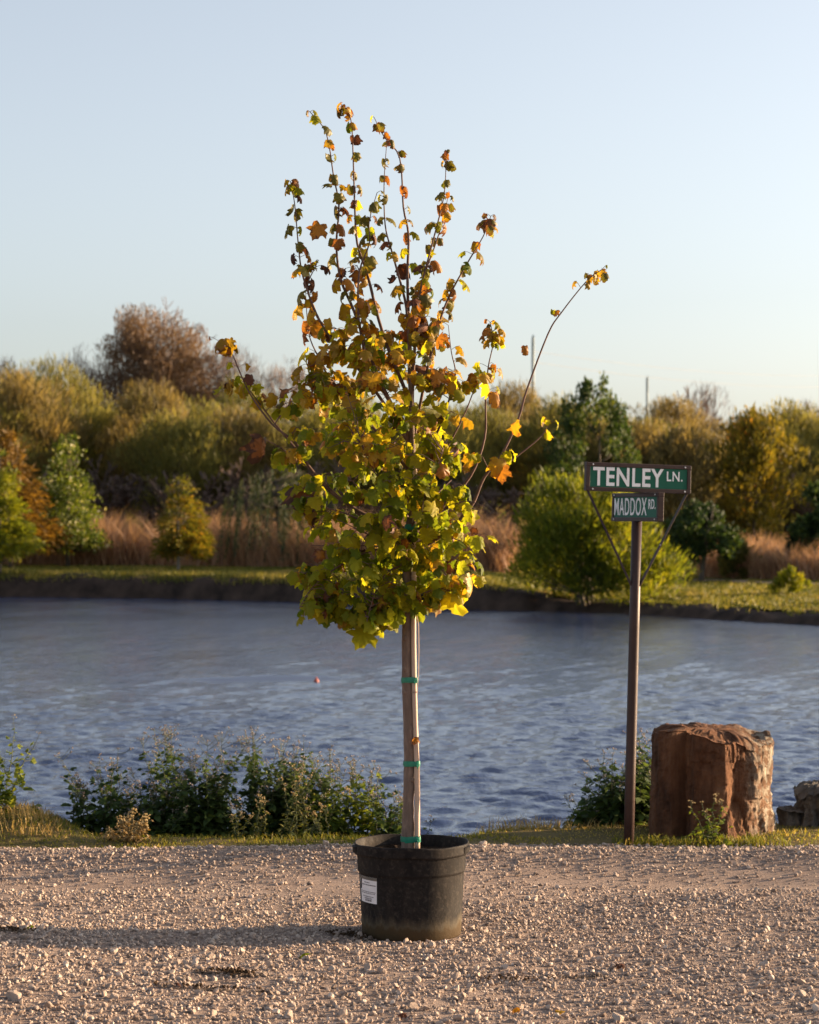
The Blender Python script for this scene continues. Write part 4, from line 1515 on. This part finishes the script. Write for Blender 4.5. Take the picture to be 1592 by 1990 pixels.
m, t, bs = new_mat('maple_bark')
v = coord(t)
c = ramp(t, noise_n(t, coord(t, 'Object', (5, 5, 1.6)), 9, 8, .65), [(.3, (.1, .068, .052)), (.55, (.17, .115, .088)), (.72, (.26, .185, .14))])
t.links.new(c, bs.inputs['Base Color'])
bs.inputs['Roughness'].default_value = .85
bump(t, noise_n(t, coord(t, 'Object', (4, 4, 1)), 40, 8, .7), bs, .6, .006)
M['bark'] = m
M['branch'] = mat_noise('branch_bark', [(.3, (.085, .048, .038)), (.7, (.16, .095, .075))], 30, .75, 5, .3, .003)
M['cane'] = mat_noise('bamboo_cane', [(.3, (.42, .3, .23)), (.7, (.52, .39, .3))], 5, .55, 5, .2, .002, (4, 4, .5))
M['tape'] = mat_noise('green_tie_tape', [(.3, (.0, .13, .075)), (.7, (.01, .2, .12))], 20, .4, 4, spec=.5)
trunk_px = [(793, 1655, .0265), (793, 1628, .0262), (794, 1560, .0225), (796, 1484, .0215), (795, 1420, .022), (792, 1330, .0215), (790.5, 1250, .0195), (790.5, 1178, .0185), (791, 1110, .0175), (795, 1040, .0165), (800, 960, .0145), (802, 880, .0125), (800, 800, .011), (797, 720, .0095), (795, 640, .008)]
pts = []; rr = []
r3 = random.Random(2)
for i in range(len(trunk_px) - 1):
    a, b = trunk_px[i], trunk_px[i + 1]
    for q in np.linspace(0, 1, 6)[:-1]:
        pts.append(tp(a[0] + (b[0] - a[0]) * q + r3.gauss(0, .3), a[1] + (b[1] - a[1]) * q, r3.gauss(0, .001)))
        rr.append((a[2] + (b[2] - a[2]) * q) * (1 + r3.gauss(0, .02)))
mb = MB(); mb.tube(pts, rr, 18)
for py, sx in ((1300, -1), (1345, -1), (1416, 1), (1436, 1), (1515, 1), (1240, -1)):       # healed knots
    c0 = tp(np.interp(py, [1178, 1330, 1484, 1628], [790.5, 792, 796, 793]) + sx * 5, py, -.012)
    mb.lathe([(0, .012), (.008, .009), (.011, 0), (.008, -.01), (0, -.013)], 10, c0)
mb.build('trunk', M['bark'], tree, True)

stake = empty('stake', at(811, 1650, TD - .01), 'tan bamboo stake tied along the right of the trunk', 'stake')
S0 = stake.location.copy()
sp = [(811, 1652), (811, 1560), (810, 1484), (807, 1400), (805, 1322), (804, 1250), (804, 1178), (805, 1080), (806, 980), (807, 886)]
pts = []; rr = []
nodes_py = [1610, 1540, 1455, 1345, 1235, 1120, 1000, 920]
for i in range(len(sp) - 1):
    for q in np.linspace(0, 1, 8)[:-1]:
        py = sp[i][1] + (sp[i + 1][1] - sp[i][1]) * q
        pts.append(at(sp[i][0] + (sp[i + 1][0] - sp[i][0]) * q, py, TD - .012) - S0)
        rr.append(.0112 - .0022 * (1652 - py) / 760)
mb = MB(); mb.tube(pts, rr, 14)
for py in nodes_py[1:7:2] + [1345]:
    px_ = np.interp(py, [p[1] for p in sp][::-1], [p[0] for p in sp][::-1])
    c0 = at(px_, py, TD - .012) - S0
    mb.lathe([(.0095, -.004), (.0122, -.0015), (.0124, .0005), (.0098, .004)], 14, c0)
mb.build('cane', M['cane'], stake, True)
mb = MB()     # split strip hanging off the cane
mb.tube([at(px_, py, TD - .02) - S0 for px_, py in ((810, 1190), (813.5, 1215), (814.2, 1260), (813.5, 1310), (811, 1345))], [.0012, .002, .002, .0018, .001], 5)
mb.tube([at(px_, py, TD - .02) - S0 for px_, py in ((812, 1440), (815, 1490), (816, 1545), (814, 1580))], [.001, .0015, .0015, .001], 5)
mb.build('split_strip', M['cane'], stake)

TIES = [(1630, 'lowest green tie, just above the pot rim'), (1484, 'green tie second from the bottom of the bare trunk'), (1322, 'green tie halfway up the bare trunk'),
        (1178, 'green tie right under the crown'), (1025, 'green tie hidden among the lower crown leaves'), (893, 'topmost green tie near the top of the stake')]
for py, lab in TIES:
    xt = np.interp(py, [880, 960, 1040, 1178, 1330, 1484, 1628], [802, 800, 795, 790.5, 792, 796, 793])
    xs_ = np.interp(py, [p[1] for p in sp][::-1], [p[0] for p in sp][::-1])
    rt = np.interp(py, [880, 1040, 1178, 1330, 1484, 1628], [.0125, .0165, .0185, .0215, .0215, .0262]) + .0022
    rs_ = .0125
    a = at(xt, py, TD); b = at(xs_, py, TD - .012)
    root = empty('tie', a, lab, 'plant tie')
    ring = []
    # belt round the two round sections
    dx = b - a
    base = math.atan2(dx.y, dx.x)
    for q in np.linspace(base + 1.6, base + 2 * math.pi - 1.6, 16):
        ring.append(Vector((rt * math.cos(q), rt * math.sin(q), 0)))
    for q in np.linspace(base - 1.5, base + 1.5, 12):
        ring.append(dx * Vector((1, 1, 0)) .length * 0 + Vector((dx.x + rs_ * math.cos(q), dx.y + rs_ * math.sin(q), 0)))
    mb = MB(); n = len(ring); Vv = []; Ff = []
    r4 = random.Random(py)
    for k, p in enumerate(ring):
        zt_ = .0115 + r4.gauss(0, .0012); z_ = -.0105 + r4.gauss(0, .0012)
        o_ = p.normalized() * .0012
        for (dz_, off) in ((z_, o_), (0, o_ * 1.6), (zt_, o_), (zt_, -o_), (z_, -o_)):
            Vv.append(p + off + Vector((0, 0, dz_)))
    for k in range(n):
        for s in range(5):
            s2 = (s + 1) % 5
            k2 = (k + 1) % n
            Ff.append((k * 5 + s, k2 * 5 + s, k2 * 5 + s2, k * 5 + s2))
    mb.add(Vv, Ff); mb.build('band', M['tape'], root)
    mb = MB()
    mb.box((dx.x - .002, dx.y - .0135, .0), (.011, .006, .014), Matrix.Rotation(.5, 3, 'Y'), .5, 0, .002)
    mb.tube([(dx.x, dx.y - .014, -.002), (dx.x + .004, dx.y - .019, -.012), (dx.x + .003, dx.y - .02, -.019)], [.003, .0025, .001], 5)
    mb.build('knot', M['tape'], root)

# ------------------------------------------------------------------ maple: leaves
half = [(.0, .04), (.14, -.08), (.3, -.1), (.46, -.02), (.43, .09), (.43, .19), (.55, .3), (.66, .45), (.55, .51), (.42, .53), (.3, .61), (.31, .72), (.26, .83), (.1, .9), (.0, 1.03)]


def leaf_shape(seed, curl, droop, fold, twist=0.0):
    r3 = random.Random(seed)
    right = [(x * r3.uniform(.85, 1.12), y + r3.gauss(0, .025)) for x, y in half[1:-1]]
    left = [(-x * r3.uniform(.82, 1.12), y + r3.gauss(0, .03)) for x, y in half[1:-1]][::-1]
    outl = [half[0]] + right + [half[-1]] + left
    n = len(outl)
    cx, cy = 0, .36
    Vv = [(cx, cy)] + [(cx + (x - cx) * .52, cy + (y - cy) * .52) for x, y in outl] + outl
    E = [0.] + [.45] * n + [1.0] * n
    ph = r3.random() * 6
    out = []
    for x, y in Vv:
        r = math.hypot(x, y - .36)
        # roll the blade round an axis along the midrib and bend the tip down
        a = curl * x * 1.5
        X_ = math.sin(a) / (curl * 1.5) if abs(curl) > .05 else x
        Z_ = -(1 - math.cos(a)) / (abs(curl) * 1.5) * (1 if curl > 0 else -1) if abs(curl) > .05 else 0
        Z_ -= fold * abs(X_) * .4
        b_ = droop * max(0, y - .1)
        Y_ = .1 + math.sin(b_) / droop if y > .1 else y
        Z_ += -(1 - math.cos(b_)) / droop if y > .1 else 0
        Z_ += twist * X_ * y
        Z_ += .07 * math.sin(6 * math.atan2(x, y - .36) + ph) * r + r3.gauss(0, .02) * (.4 + r)
        out.append((X_, Y_, Z_))
    Ff = []
    for k in range(n):
        k2 = (k + 1) % n
        Ff.append((0, 1 + k2, 1 + k))
        Ff.append((1 + k, 1 + k2, 1 + n + k2, 1 + n + k))
    return out, Ff, E


LV = [leaf_shape(1, .5, .7, .3, .3), leaf_shape(2, 1.2, 1.1, .3, -.4), leaf_shape(3, .4, 1.5, .9, .2), leaf_shape(4, 1.7, .8, .1, .5), leaf_shape(5, .9, 1.8, .5, -.3), leaf_shape(6, -.8, 1.0, .6, .4), leaf_shape(7, 2.1, 1.5, .2, .2), leaf_shape(8, .7, .6, 1.1, -.5),
      leaf_shape(9, .6, .9, .5, .7), leaf_shape(10, 1.4, 1.4, .6, -.8), leaf_shape(11, -1.2, .8, .3, .5)]
BR = (.1, .035, .012)
M['leaf_green'] = mat_leafy('maple_leaf_green', [(0, (.07, .1, .006)), (.5, (.155, .18, .01)), (1, (.26, .265, .015))], .55, 1.9, .55, .2, .9, (5, .88, (.14, .08, .015)))
M['leaf_lime'] = mat_leafy('maple_leaf_lime', [(0, (.17, .175, .008)), (.5, (.29, .26, .012)), (1, (.4, .33, .018))], .58, 1.8, .55, .2, .9, (5, .84, (.2, .09, .015)))
M['leaf_gold'] = mat_leafy('maple_leaf_gold', [(0, (.24, .15, .01)), (.5, (.36, .22, .012)), (1, (.46, .27, .015))], .45, 1.5, .5, .35, .9, (5, .74, (.2, .07, .014)))
M['leaf_orange'] = mat_leafy('maple_leaf_orange', [(0, (.2, .075, .012)), (.5, (.32, .13, .012)), (1, (.42, .19, .016))], .4, 1.5, .5, .35, .9, (5, .72, (.12, .04, .014)))
M['leaf_rust'] = mat_leafy('maple_leaf_rust', [(0, (.09, .03, .014)), (.5, (.16, .055, .02)), (1, (.22, .08, .025))], .3, 1.4, .6, .3, .9, (5, .6, (.06, .025, .015)))
M['leaf_olive'] = mat_leafy('maple_leaf_olive', [(0, (.085, .075, .01)), (.5, (.14, .12, .014)), (1, (.2, .16, .02))], .35, 1.5, .5, .35, .9, (5, .74, (.14, .055, .014)))
COLS = ['leaf_green', 'leaf_lime', 'leaf_gold', 'leaf_orange', 'leaf_rust', 'leaf_olive']
leaf_me = {}


def leaf_mesh(vi, ci):
    if (vi, ci) not in leaf_me:
        v_, f_, e_ = LV[vi]
        me = bpy.data.meshes.new('leaf')
        me.from_pydata(v_, [], f_)
        me.materials.append(M[COLS[ci]])
        me.polygons.foreach_set('use_smooth', [True] * len(f_))
        a = me.attributes.new('tone', 'FLOAT', 'POINT'); a.data.foreach_set('value', [.5] * len(v_))
        a = me.attributes.new('edge', 'FLOAT', 'POINT'); a.data.foreach_set('value', e_)
        leaf_me[(vi, ci)] = me
    return leaf_me[(vi, ci)]


rl = random.Random(17)
leaves = []       # (matrix, size, variant, colour)


def pick_col(px, py):
    q = rl.random()
    right = (px - 740) / 220
    if py < 480:
        W_ = [.02, .15, .12, .15, .09, .47]
    elif py < 640:
        W_ = [.02, .16, .38, .2, .06, .18]
    elif py < 780:
        W_ = [.06, .28, .38, .14, .04, .1]
    elif py < 900:
        W_ = [.25, .5, .19, .03, .01, .02]
    else:
        W_ = [.48, .44, .06, .01, .01, 0]
    W_ = list(W_)
    if right > .25 and py > 700:
        k = min(1, (right - .25) * 1.6)
        W_[0] *= 1 - .6 * k; W_[2] += .12 * k; W_[1] += .38 * k; W_[3] += .02 * k
    s = sum(W_); c = 0
    for i_, w_ in enumerate(W_):
        c += w_ / s
        if q < c: return i_
    return 0


def add_leaf(base, outw, size, col=None, vi=None, flat=None):
    """leaf hung from a stalk at base (tree space), blade out and down"""
    px = CX + (base.x + T0.x) / TD * F; py = HY - (base.z + T0.z - EYE) / TD * F
    if col is None: col = pick_col(px, py)
    y = (outw.normalized() * rl.uniform(.4, 1.0) + Vector((0, 0, -rl.uniform(.5, 1.7))) + Vector((rl.gauss(0, .25), rl.gauss(0, .25), rl.gauss(0, .2)))).normalized()
    up = Vector((rl.gauss(0, .45), rl.gauss(0, .45), 1)) + outw.normalized() * .5
    z = (up - y * up.dot(y)).normalized()
    x = y.cross(z)
    Mx = Matrix((x, y, z)).transposed().to_4x4()
    Mx.translation = base
    if vi is None:
        vi = rl.choice([0, 1, 2, 3, 4, 5, 7, 8, 9, 10]) if py > 640 else rl.choice([1, 3, 4, 6, 6, 4, 9])
    leaves.append((Mx, size, vi, col))


class Branch:
    def __init__(self, pts, rad):
        self.p = pts; self.r = rad; self.mb = MB()
        self.mb.tube(pts, rad, 8)

    def at(self, q):
        f = q * (len(self.p) - 1); i_ = min(int(f), len(self.p) - 2)
        return self.p[i_].lerp(self.p[i_ + 1], f - i_)


def smooth_path(ctrl, n=4):
    out = []
    c = [ctrl[0]] + ctrl + [ctrl[-1]]
    for i_ in range(1, len(c) - 2):
        p0, p1, p2, p3 = c[i_ - 1], c[i_], c[i_ + 1], c[i_ + 2]
        for q in np.linspace(0, 1, n + 1)[:-1]:
            out.append(.5 * ((2 * p1) + (p2 - p0) * q + (2 * p0 - 5 * p1 + 4 * p2 - p3) * q ** 2 + (3 * p1 - p0 - 3 * p2 + p3) * q ** 3))
    out.append(c[-2])
    return out


# stems from tip to foot as read off the photograph; last number is how far the tip sits in front (-) or behind (+)
STEMS = [
    ([(605, 228), (636, 268), (650, 350), (660, 405), (655, 480), (663, 545), (690, 610), (730, 720), (798, 860)], -.12, 1),
    ([(664, 196), (681, 225), (686, 311), (689, 401), (694, 471), (714, 532), (745, 650), (797, 780)], .1, 1),
    ([(727, 226), (747, 265), (777, 306), (784, 401), (794, 456), (792, 537), (795, 640)], .02, 1),
    ([(752, 286), (747, 361), (749, 441), (762, 492), (776, 542), (790, 600), (796, 690)], -.08, 1),
    ([(734, 386), (719, 439), (719, 480), (700, 532), (697, 600), (702, 650), (722, 718), (798, 850)], -.16, 1),
    ([(867, 298), (865, 361), (858, 406), (837, 487), (820, 552), (812, 602), (807, 662), (801, 760)], -.05, 1),
    ([(871, 376), (864, 415), (845, 475), (827, 527), (814, 590), (806, 680), (801, 790)], .12, 1),
    ([(955, 416), (940, 456), (907, 512), (872, 577), (850, 640), (828, 730), (803, 860)], .06, 1),
    ([(1166, 529), (1136, 552), (1088, 612), (1063, 652), (1023, 758), (1006, 816), (975, 883), (940, 929), (915, 985), (860, 1040), (797, 1075)], -.1, .6),
    ([(955, 622), (960, 662), (950, 713), (945, 775), (943, 850), (915, 925), (860, 985), (800, 1025)], .1, .8),
    ([(568, 363), (576, 406), (583, 487), (591, 542), (616, 612), (646, 662), (701, 723), (750, 790), (800, 870)], -.14, 1),
    ([(592, 560), (598, 642), (616, 688), (641, 733), (700, 800), (799, 920)], .1, .9),
    ([(622, 512), (612, 530), (600, 556), (606, 590), (618, 618)], -.12, 1),
    ([(430, 667), (450, 682), (470, 728), (490, 770), (530, 825), (576, 862), (600, 905), (660, 970), (794, 1045)], -.1, .8),
    ([(445, 745), (475, 748), (505, 785), (540, 830), (590, 890)], -.02, .8),
    ([(870, 640), (876, 690), (884, 730), (872, 780), (850, 840), (801, 930)], -.18, .9),
    ([(940, 735), (925, 750), (905, 800), (880, 850), (850, 900), (800, 985)], -.05, .9),
    ([(1068, 822), (1050, 850), (1000, 890), (950, 925)], .05, .8),
    ([(505, 850), (545, 870), (600, 910), (680, 985), (792, 1078)], -.05, 1),
    ([(560, 990), (620, 985), (700, 1010), (793, 1075)], -.2, 1),
    ([(585, 1180), (610, 1140), (660, 1100), (730, 1068), (791, 1085)], -.15, 1),
    ([(715, 1205), (730, 1150), (755, 1110), (791, 1098)], -.2, 1),
    ([(885, 1150), (870, 1120), (840, 1095), (793, 1100)], -.14, 1),
    ([(925, 1085), (905, 1060), (860, 1040), (797, 1060)], -.15, 1),
    ([(935, 985), (900, 975), (850, 1000), (798, 1040)], -.22, 1),
    ([(660, 1010), (700, 1030), (740, 1050), (792, 1072)], -.28, 1),
    ([(600, 1060), (660, 1062), (735, 1062), (792, 1085)], .2, 1),
    ([(700, 860), (730, 920), (770, 980), (798, 1010)], -.3, 1),
    ([(860, 880), (840, 930), (820, 980), (798, 1030)], -.3, 1),
    ([(640, 880), (680, 930), (740, 990), (797, 1035)], .28, 1),
    ([(880, 930), (850, 960), (820, 1000), (798, 1040)], .28, 1),
]
branches = []
for si, (pp, dy, ls) in enumerate(STEMS):
    n = len(pp)
    ctrl = []
    for i_, (px, py) in enumerate(pp[::-1]):
        q = i_ / (n - 1)
        ctrl.append(tp(px, py, dy * (q ** .8)))
    path = smooth_path(ctrl, 4)
    long_ = sum((path[i_ + 1] - path[i_]).length for i_ in range(len(path) - 1))
    r0 = .0042 + .0042 * min(1, long_ / 1.2)
    rad = [max(.0012, r0 * (1 - .82 * (i_ / (len(path) - 1)) ** .8)) for i_ in range(len(path))]
    b = Branch(path, rad)
    b.long = long_
    branches.append(b)
    # opposite pairs of leaves toward the tip, small at the top
    high = pp[0][1] < 760
    if high:
        q = 1.0; a = rl.random() * 6
        sparse = si in (8, 13, 14, 17)
        small = .62 if si in (8, 13, 14, 9, 17) else 1
        while True:
            p = b.at(q)
            py = HY - (p.z + T0.z - EYE) / TD * F
            if py > 760 or q < .05: break
            skip = sparse and q < .93 and rl.random() < (.85 if si == 8 else .7)
            for s in (0, 1):
                if skip or rl.random() < (.16 if py < 430 else .34): continue
                ang = a + s * math.pi
                o_ = Vector((math.cos(ang), math.sin(ang) * .8, .35))
                big_ = min(1, max(0, (py - 330) / 330))
                size = (.042 + .026 * big_) * rl.uniform(.7, 1.25) * small
                if q > .985: size *= .6
                pl = rl.uniform(.014, .03) * (.7 + big_)
                e = p + o_.normalized() * pl
                b.mb.tube([p, p + o_.normalized() * pl * .6 + Vector((0, 0, .003)), e], [.0011, .0009, .0008], 4, cap=False)
                add_leaf(e, o_, size)
            a += 1.57 + rl.gauss(0, .25)
            q -= rl.uniform(.052, .078) / b.long * (1.0 if py < 450 else .95)

# twigs filling the crown between the main stems
PROF = [(520, 690, 840), (560, 665, 845), (600, 650, 850), (650, 628, 862), (700, 592, 872), (750, 568, 885), (800, 545, 912), (850, 515, 930), (900, 518, 950), (950, 535, 940), (1000, 552, 935), (1050, 600, 938),
        (1100, 578, 930), (1150, 574, 912), (1185, 588, 885), (1210, 640, 790), (1235, 690, 750)]
py_ = [p[0] for p in PROF]
allp = [(b, q, b.at(q)) for b in branches for q in np.linspace(.05, .97, 24)]
ntw = 0
FORCED = [(715, 1235), (700, 1215), (740, 1225), (762, 1190), (690, 1180), (625, 1200), (600, 1180), (612, 1215), (640, 1170), (580, 1130), (850, 1170), (880, 1165), (915, 1140), (900, 1110), (930, 1060)] + [(rl.uniform(760, 850), rl.uniform(760, 1150)) for _ in range(26)]
while ntw < 375:
    py = 540 + 690 * rl.random() ** .68
    l_, r_ = np.interp(py, py_, [p[1] for p in PROF]), np.interp(py, py_, [p[2] for p in PROF])
    hw = (r_ - l_) / 2
    u = rl.uniform(-1, 1)
    vmax = math.sqrt(max(0, 1 - u * u))
    v_ = rl.choice((-1, -1, 1)) * vmax * rl.random() ** .6
    px = (l_ + r_) / 2 + u * hw * .9
    if py < 650 and rl.random() < .55: continue
    if FORCED:
        px, py = FORCED.pop(); v_ = -.5; hw = 150
    e = tp(px, py - 20, v_ * hw / F * TD * .75)
    cand = [(b, q, p) for b, q, p in allp if (p - e).length < .3]
    if not cand: continue
    b, q, p = min(cand, key=lambda c_: (c_[2] - e).length + .35 * max(0, c_[2].z - e.z))
    if (p - e).length < .02: continue
    ntw += 1
    mid = p.lerp(e, .5) + Vector((0, 0, .02))
    b.mb.tube([p, mid, e], [.0021, .0017, .001], 5, cap=False)
    k = 0
    a = rl.random() * 6
    lng = (e - p).length
    steps = max(2, int(lng / .05))
    for s_ in range(steps):
        f = 1 - s_ / steps * .8
        c0 = (p.lerp(mid, f * 2) if f < .5 else mid.lerp(e, f * 2 - 1))
        for sd2 in (0, 1):
            if rl.random() < .12: continue
            ang = a + sd2 * math.pi + rl.gauss(0, .3)
            o_ = Vector((math.cos(ang), math.sin(ang), .25))
            pl = rl.uniform(.02, .055)
            e2 = c0 + o_.normalized() * pl + Vector((0, 0, -pl * .25))
            b.mb.tube([c0, c0.lerp(e2, .5) + Vector((0, 0, pl * .18)), e2], [.0011, .0009, .0008], 4, cap=False)
            size = rl.uniform(.036, .07) * (1 if py > 700 else .88)
            add_leaf(e2, o_, size)
        a += 1.57
# single leaves that stand out
for (px, py, sz, ci, vi) in ((625, 452, .075, 3, 0), (657, 478, .05, 3, 2), (515, 870, .12, 4, 1), (587, 965, .14, 4, 2), (968, 905, .085, 2, 1), (1000, 832, .065, 2, 5), (975, 918, .07, 3, 0), (865, 810, .065, 4, 6), (958, 775, .075, 3, 6), (1018, 682, .045, 3, 6),
                             (845, 1165, .095, 2, 0), (878, 1168, .1, 1, 5), (915, 1135, .09, 2, 7), (715, 1232, .11, 1, 0), (625, 1180, .1, 1, 7), (807, 1437, .04, 3, 3)):
    base = tp(px, py - sz * .3 * F / TD, -.1 if py < 1400 else -.035)
    add_leaf(base, Vector((rl.uniform(-.5, .5), -.6, 0)), sz, ci, vi)
# little clusters of leaves at the ends of the outer shoots
for (px, py, n_, sz) in ((1158, 533, 7, .04), (1146, 545, 3, .036), (1116, 554, 1, .042), (1074, 612, 2, .03), (955, 634, 8, .038), (967, 655, 6, .042), (962, 708, 3, .045), (948, 640, 4, .036), (434, 672, 7, .046), (447, 668, 3, .04),
                         (448, 745, 7, .045), (478, 745, 4, .05), (505, 780, 4, .055), (1066, 824, 5, .036), (932, 738, 5, .05), (905, 748, 4, .055), (985, 880, 4, .05), (955, 425, 4, .04), (567, 372, 4, .042), (865, 305, 3, .038), (668, 203, 4, .045), (617, 520, 4, .04)):
    for k in range(n_):
        c0 = tp(px + rl.gauss(0, 9), py + rl.gauss(0, 8), 0)
        bb_, q_, p_ = min(((b_, q_, b_.at(q_)) for b_ in branches for q_ in np.linspace(.4, 1, 40)), key=lambda c_: (Vector((c_[2].x - c0.x, 0, c_[2].z - c0.z)).length))
        c0.y = p_.y + rl.gauss(0, .02)
        bb_.mb.tube([p_, p_.lerp(c0, .5) + Vector((0, 0, .006)), c0], [.001, .0009, .0008], 4, cap=False)
        add_leaf(c0, (c0 - p_) + Vector((0, 0, .001)), sz * rl.uniform(.75, 1.2))
for b in branches:
    b.mb.build('branch', M['branch'], tree, True)

# the 300 leaves that show largest are parts of their own, the rest one part
order = sorted(range(len(leaves)), key=lambda i_: -(leaves[i_][1] * (1 - .9 * (leaves[i_][0].translation.y))))
top = set(order[:300])
bv, bf, bt_, be, bm_ = [], [], [], [], []
off = 0
for i_, (Mx, sz, vi, ci) in enumerate(leaves):
    if i_ in top:
        o = link('leaf', leaf_mesh(vi, ci), tree)
        o.matrix_local = Mx @ Matrix.Scale(sz, 4)
    else:
        v_, f_, e_ = LV[vi]
        A = np.array(v_) * sz
        W_ = A @ np.array(Mx.to_3x3()).T + np.array(Mx.translation)
        bv.append(W_)
        bf += [tuple(j + off for j in q) for q in f_]
        off += len(v_)
        bt_ += [min(1, max(0, rl.gauss(.5, .25)))] * len(v_)
        be += list(e_)
        bm_ += [ci] * len(f_)
me = bpy.data.meshes.new('foliage')
me.from_pydata([tuple(x) for x in np.concatenate(bv)], [], bf)
for cn in COLS: me.materials.append(M[cn])
me.polygons.foreach_set('material_index', bm_)
me.polygons.foreach_set('use_smooth', [True] * len(bf))
a = me.attributes.new('tone', 'FLOAT', 'POINT'); a.data.foreach_set('value', bt_)
a = me.attributes.new('edge', 'FLOAT', 'POINT'); a.data.foreach_set('value', be)
me.update()
fo = link('foliage', me, tree)
fo['kind'] = 'stuff'
print('leaves', len(leaves))

# frayed black strip caught where the crown meets the stake
root = empty('plastic_scrap', at(815, 1162, TD - .03), 'frayed black plastic scrap caught under the crown', 'scrap')
mb = MB(); r3 = random.Random(3)
for k in range(16):
    a = Vector((r3.uniform(-.012, .02), 0, r3.uniform(-.01, .012)))
    e = a + Vector((r3.uniform(.0, .035), r3.uniform(-.02, .02), r3.uniform(-.025, .012)))
    mb.tube([a, a.lerp(e, .5) + Vector((0, 0, r3.uniform(-.004, .008))), e], [.0028, .002, .0007], 4)
mb.box((-.006, .004, .004), (.024, .014, .026), Matrix.Rotation(.4, 3, 'Y'), .5, 0, .004)
mb.build('strips', mat_noise('black_strip', [(.3, (.01, .01, .012)), (.7, (.03, .028, .03))], 20, .5), root)

# fallen leaves on the gravel
for (px, py, ci, vi, sz, lab) in ((590, 1868, 0, 2, .042, 'curled green leaf fallen on the gravel in front of the pot shadow'), (62, 1842, 0, 3, .03, 'green leaf fallen on the gravel below the pot shadow at left'),
                                  (343, 1939, 4, 6, .03, 'small red leaf fallen on the dark litter at lower left'), (772, 1932, 4, 6, .025, 'tiny red leaf on the gravel straight in front of the pot'),
                                  (1010, 1968, 3, 4, .035, 'orange leaf fallen on the gravel near the bottom right of the pot'), (1085, 1990 - 12, 2, 5, .03, 'yellow leaf bit on the gravel at the bottom edge'),
                                  (1215, 1880, 4, 6, .045, 'dark curled leaf on the gravel right of the pot'), (790, 1987, 4, 4, .035, 'rust leaf at the bottom edge below the pot')):
    p = at(px, py, EYE * F / (py - HY))
    me = leaf_mesh(vi, ci).copy()
    o = link('fallen_leaf', me)
    o.location = (p.x, p.y, float(flat_z(p.x, p.y)) + .02)
    o.rotation_euler = (rl.gauss(.2, .25), rl.gauss(0, .3), rl.random() * 6)
    o.scale = (sz, sz, sz)
    tag(o, lab, 'leaf', 'leaves fallen on the gravel')
# spilt potting soil and bark litter
r3 = np.random.default_rng(8)
n = 480
pc = [(690, 1823, .05, .05), (660, 1824, .06, .03), (430, 1908, .07, .03), (465, 1911, .06, .03), (400, 1938, .16, .02), (1010, 1905, .12, .03), (25, 1848, .06, .03)]
xx, yy = [], []
for k in range(n):
    a = pc[r3.integers(0, len(pc))]
    p = at(a[0], a[1], EYE * F / (a[1] - HY))
    xx.append(p.x + r3.normal() * a[2] * .6); yy.append(p.y + r3.normal() * a[3] * .7)
xx, yy = np.array(xx), np.array(yy)
Vv, Ff, T, St = merge_stones(r3, xx, yy, .003 + .006 * r3.random(n) ** 2, 1, 8, 77, -.6)
Vv[:, 2] += .008
o = link('spilt_soil', np_mesh('spilt_soil', Vv, Ff, mat_soil('spilt_soil', (.03, .02, .012), (.1, .06, .035), 40)))
tag(o, 'dark spilt potting soil and bark litter on the gravel', 'soil', None, 'stuff')
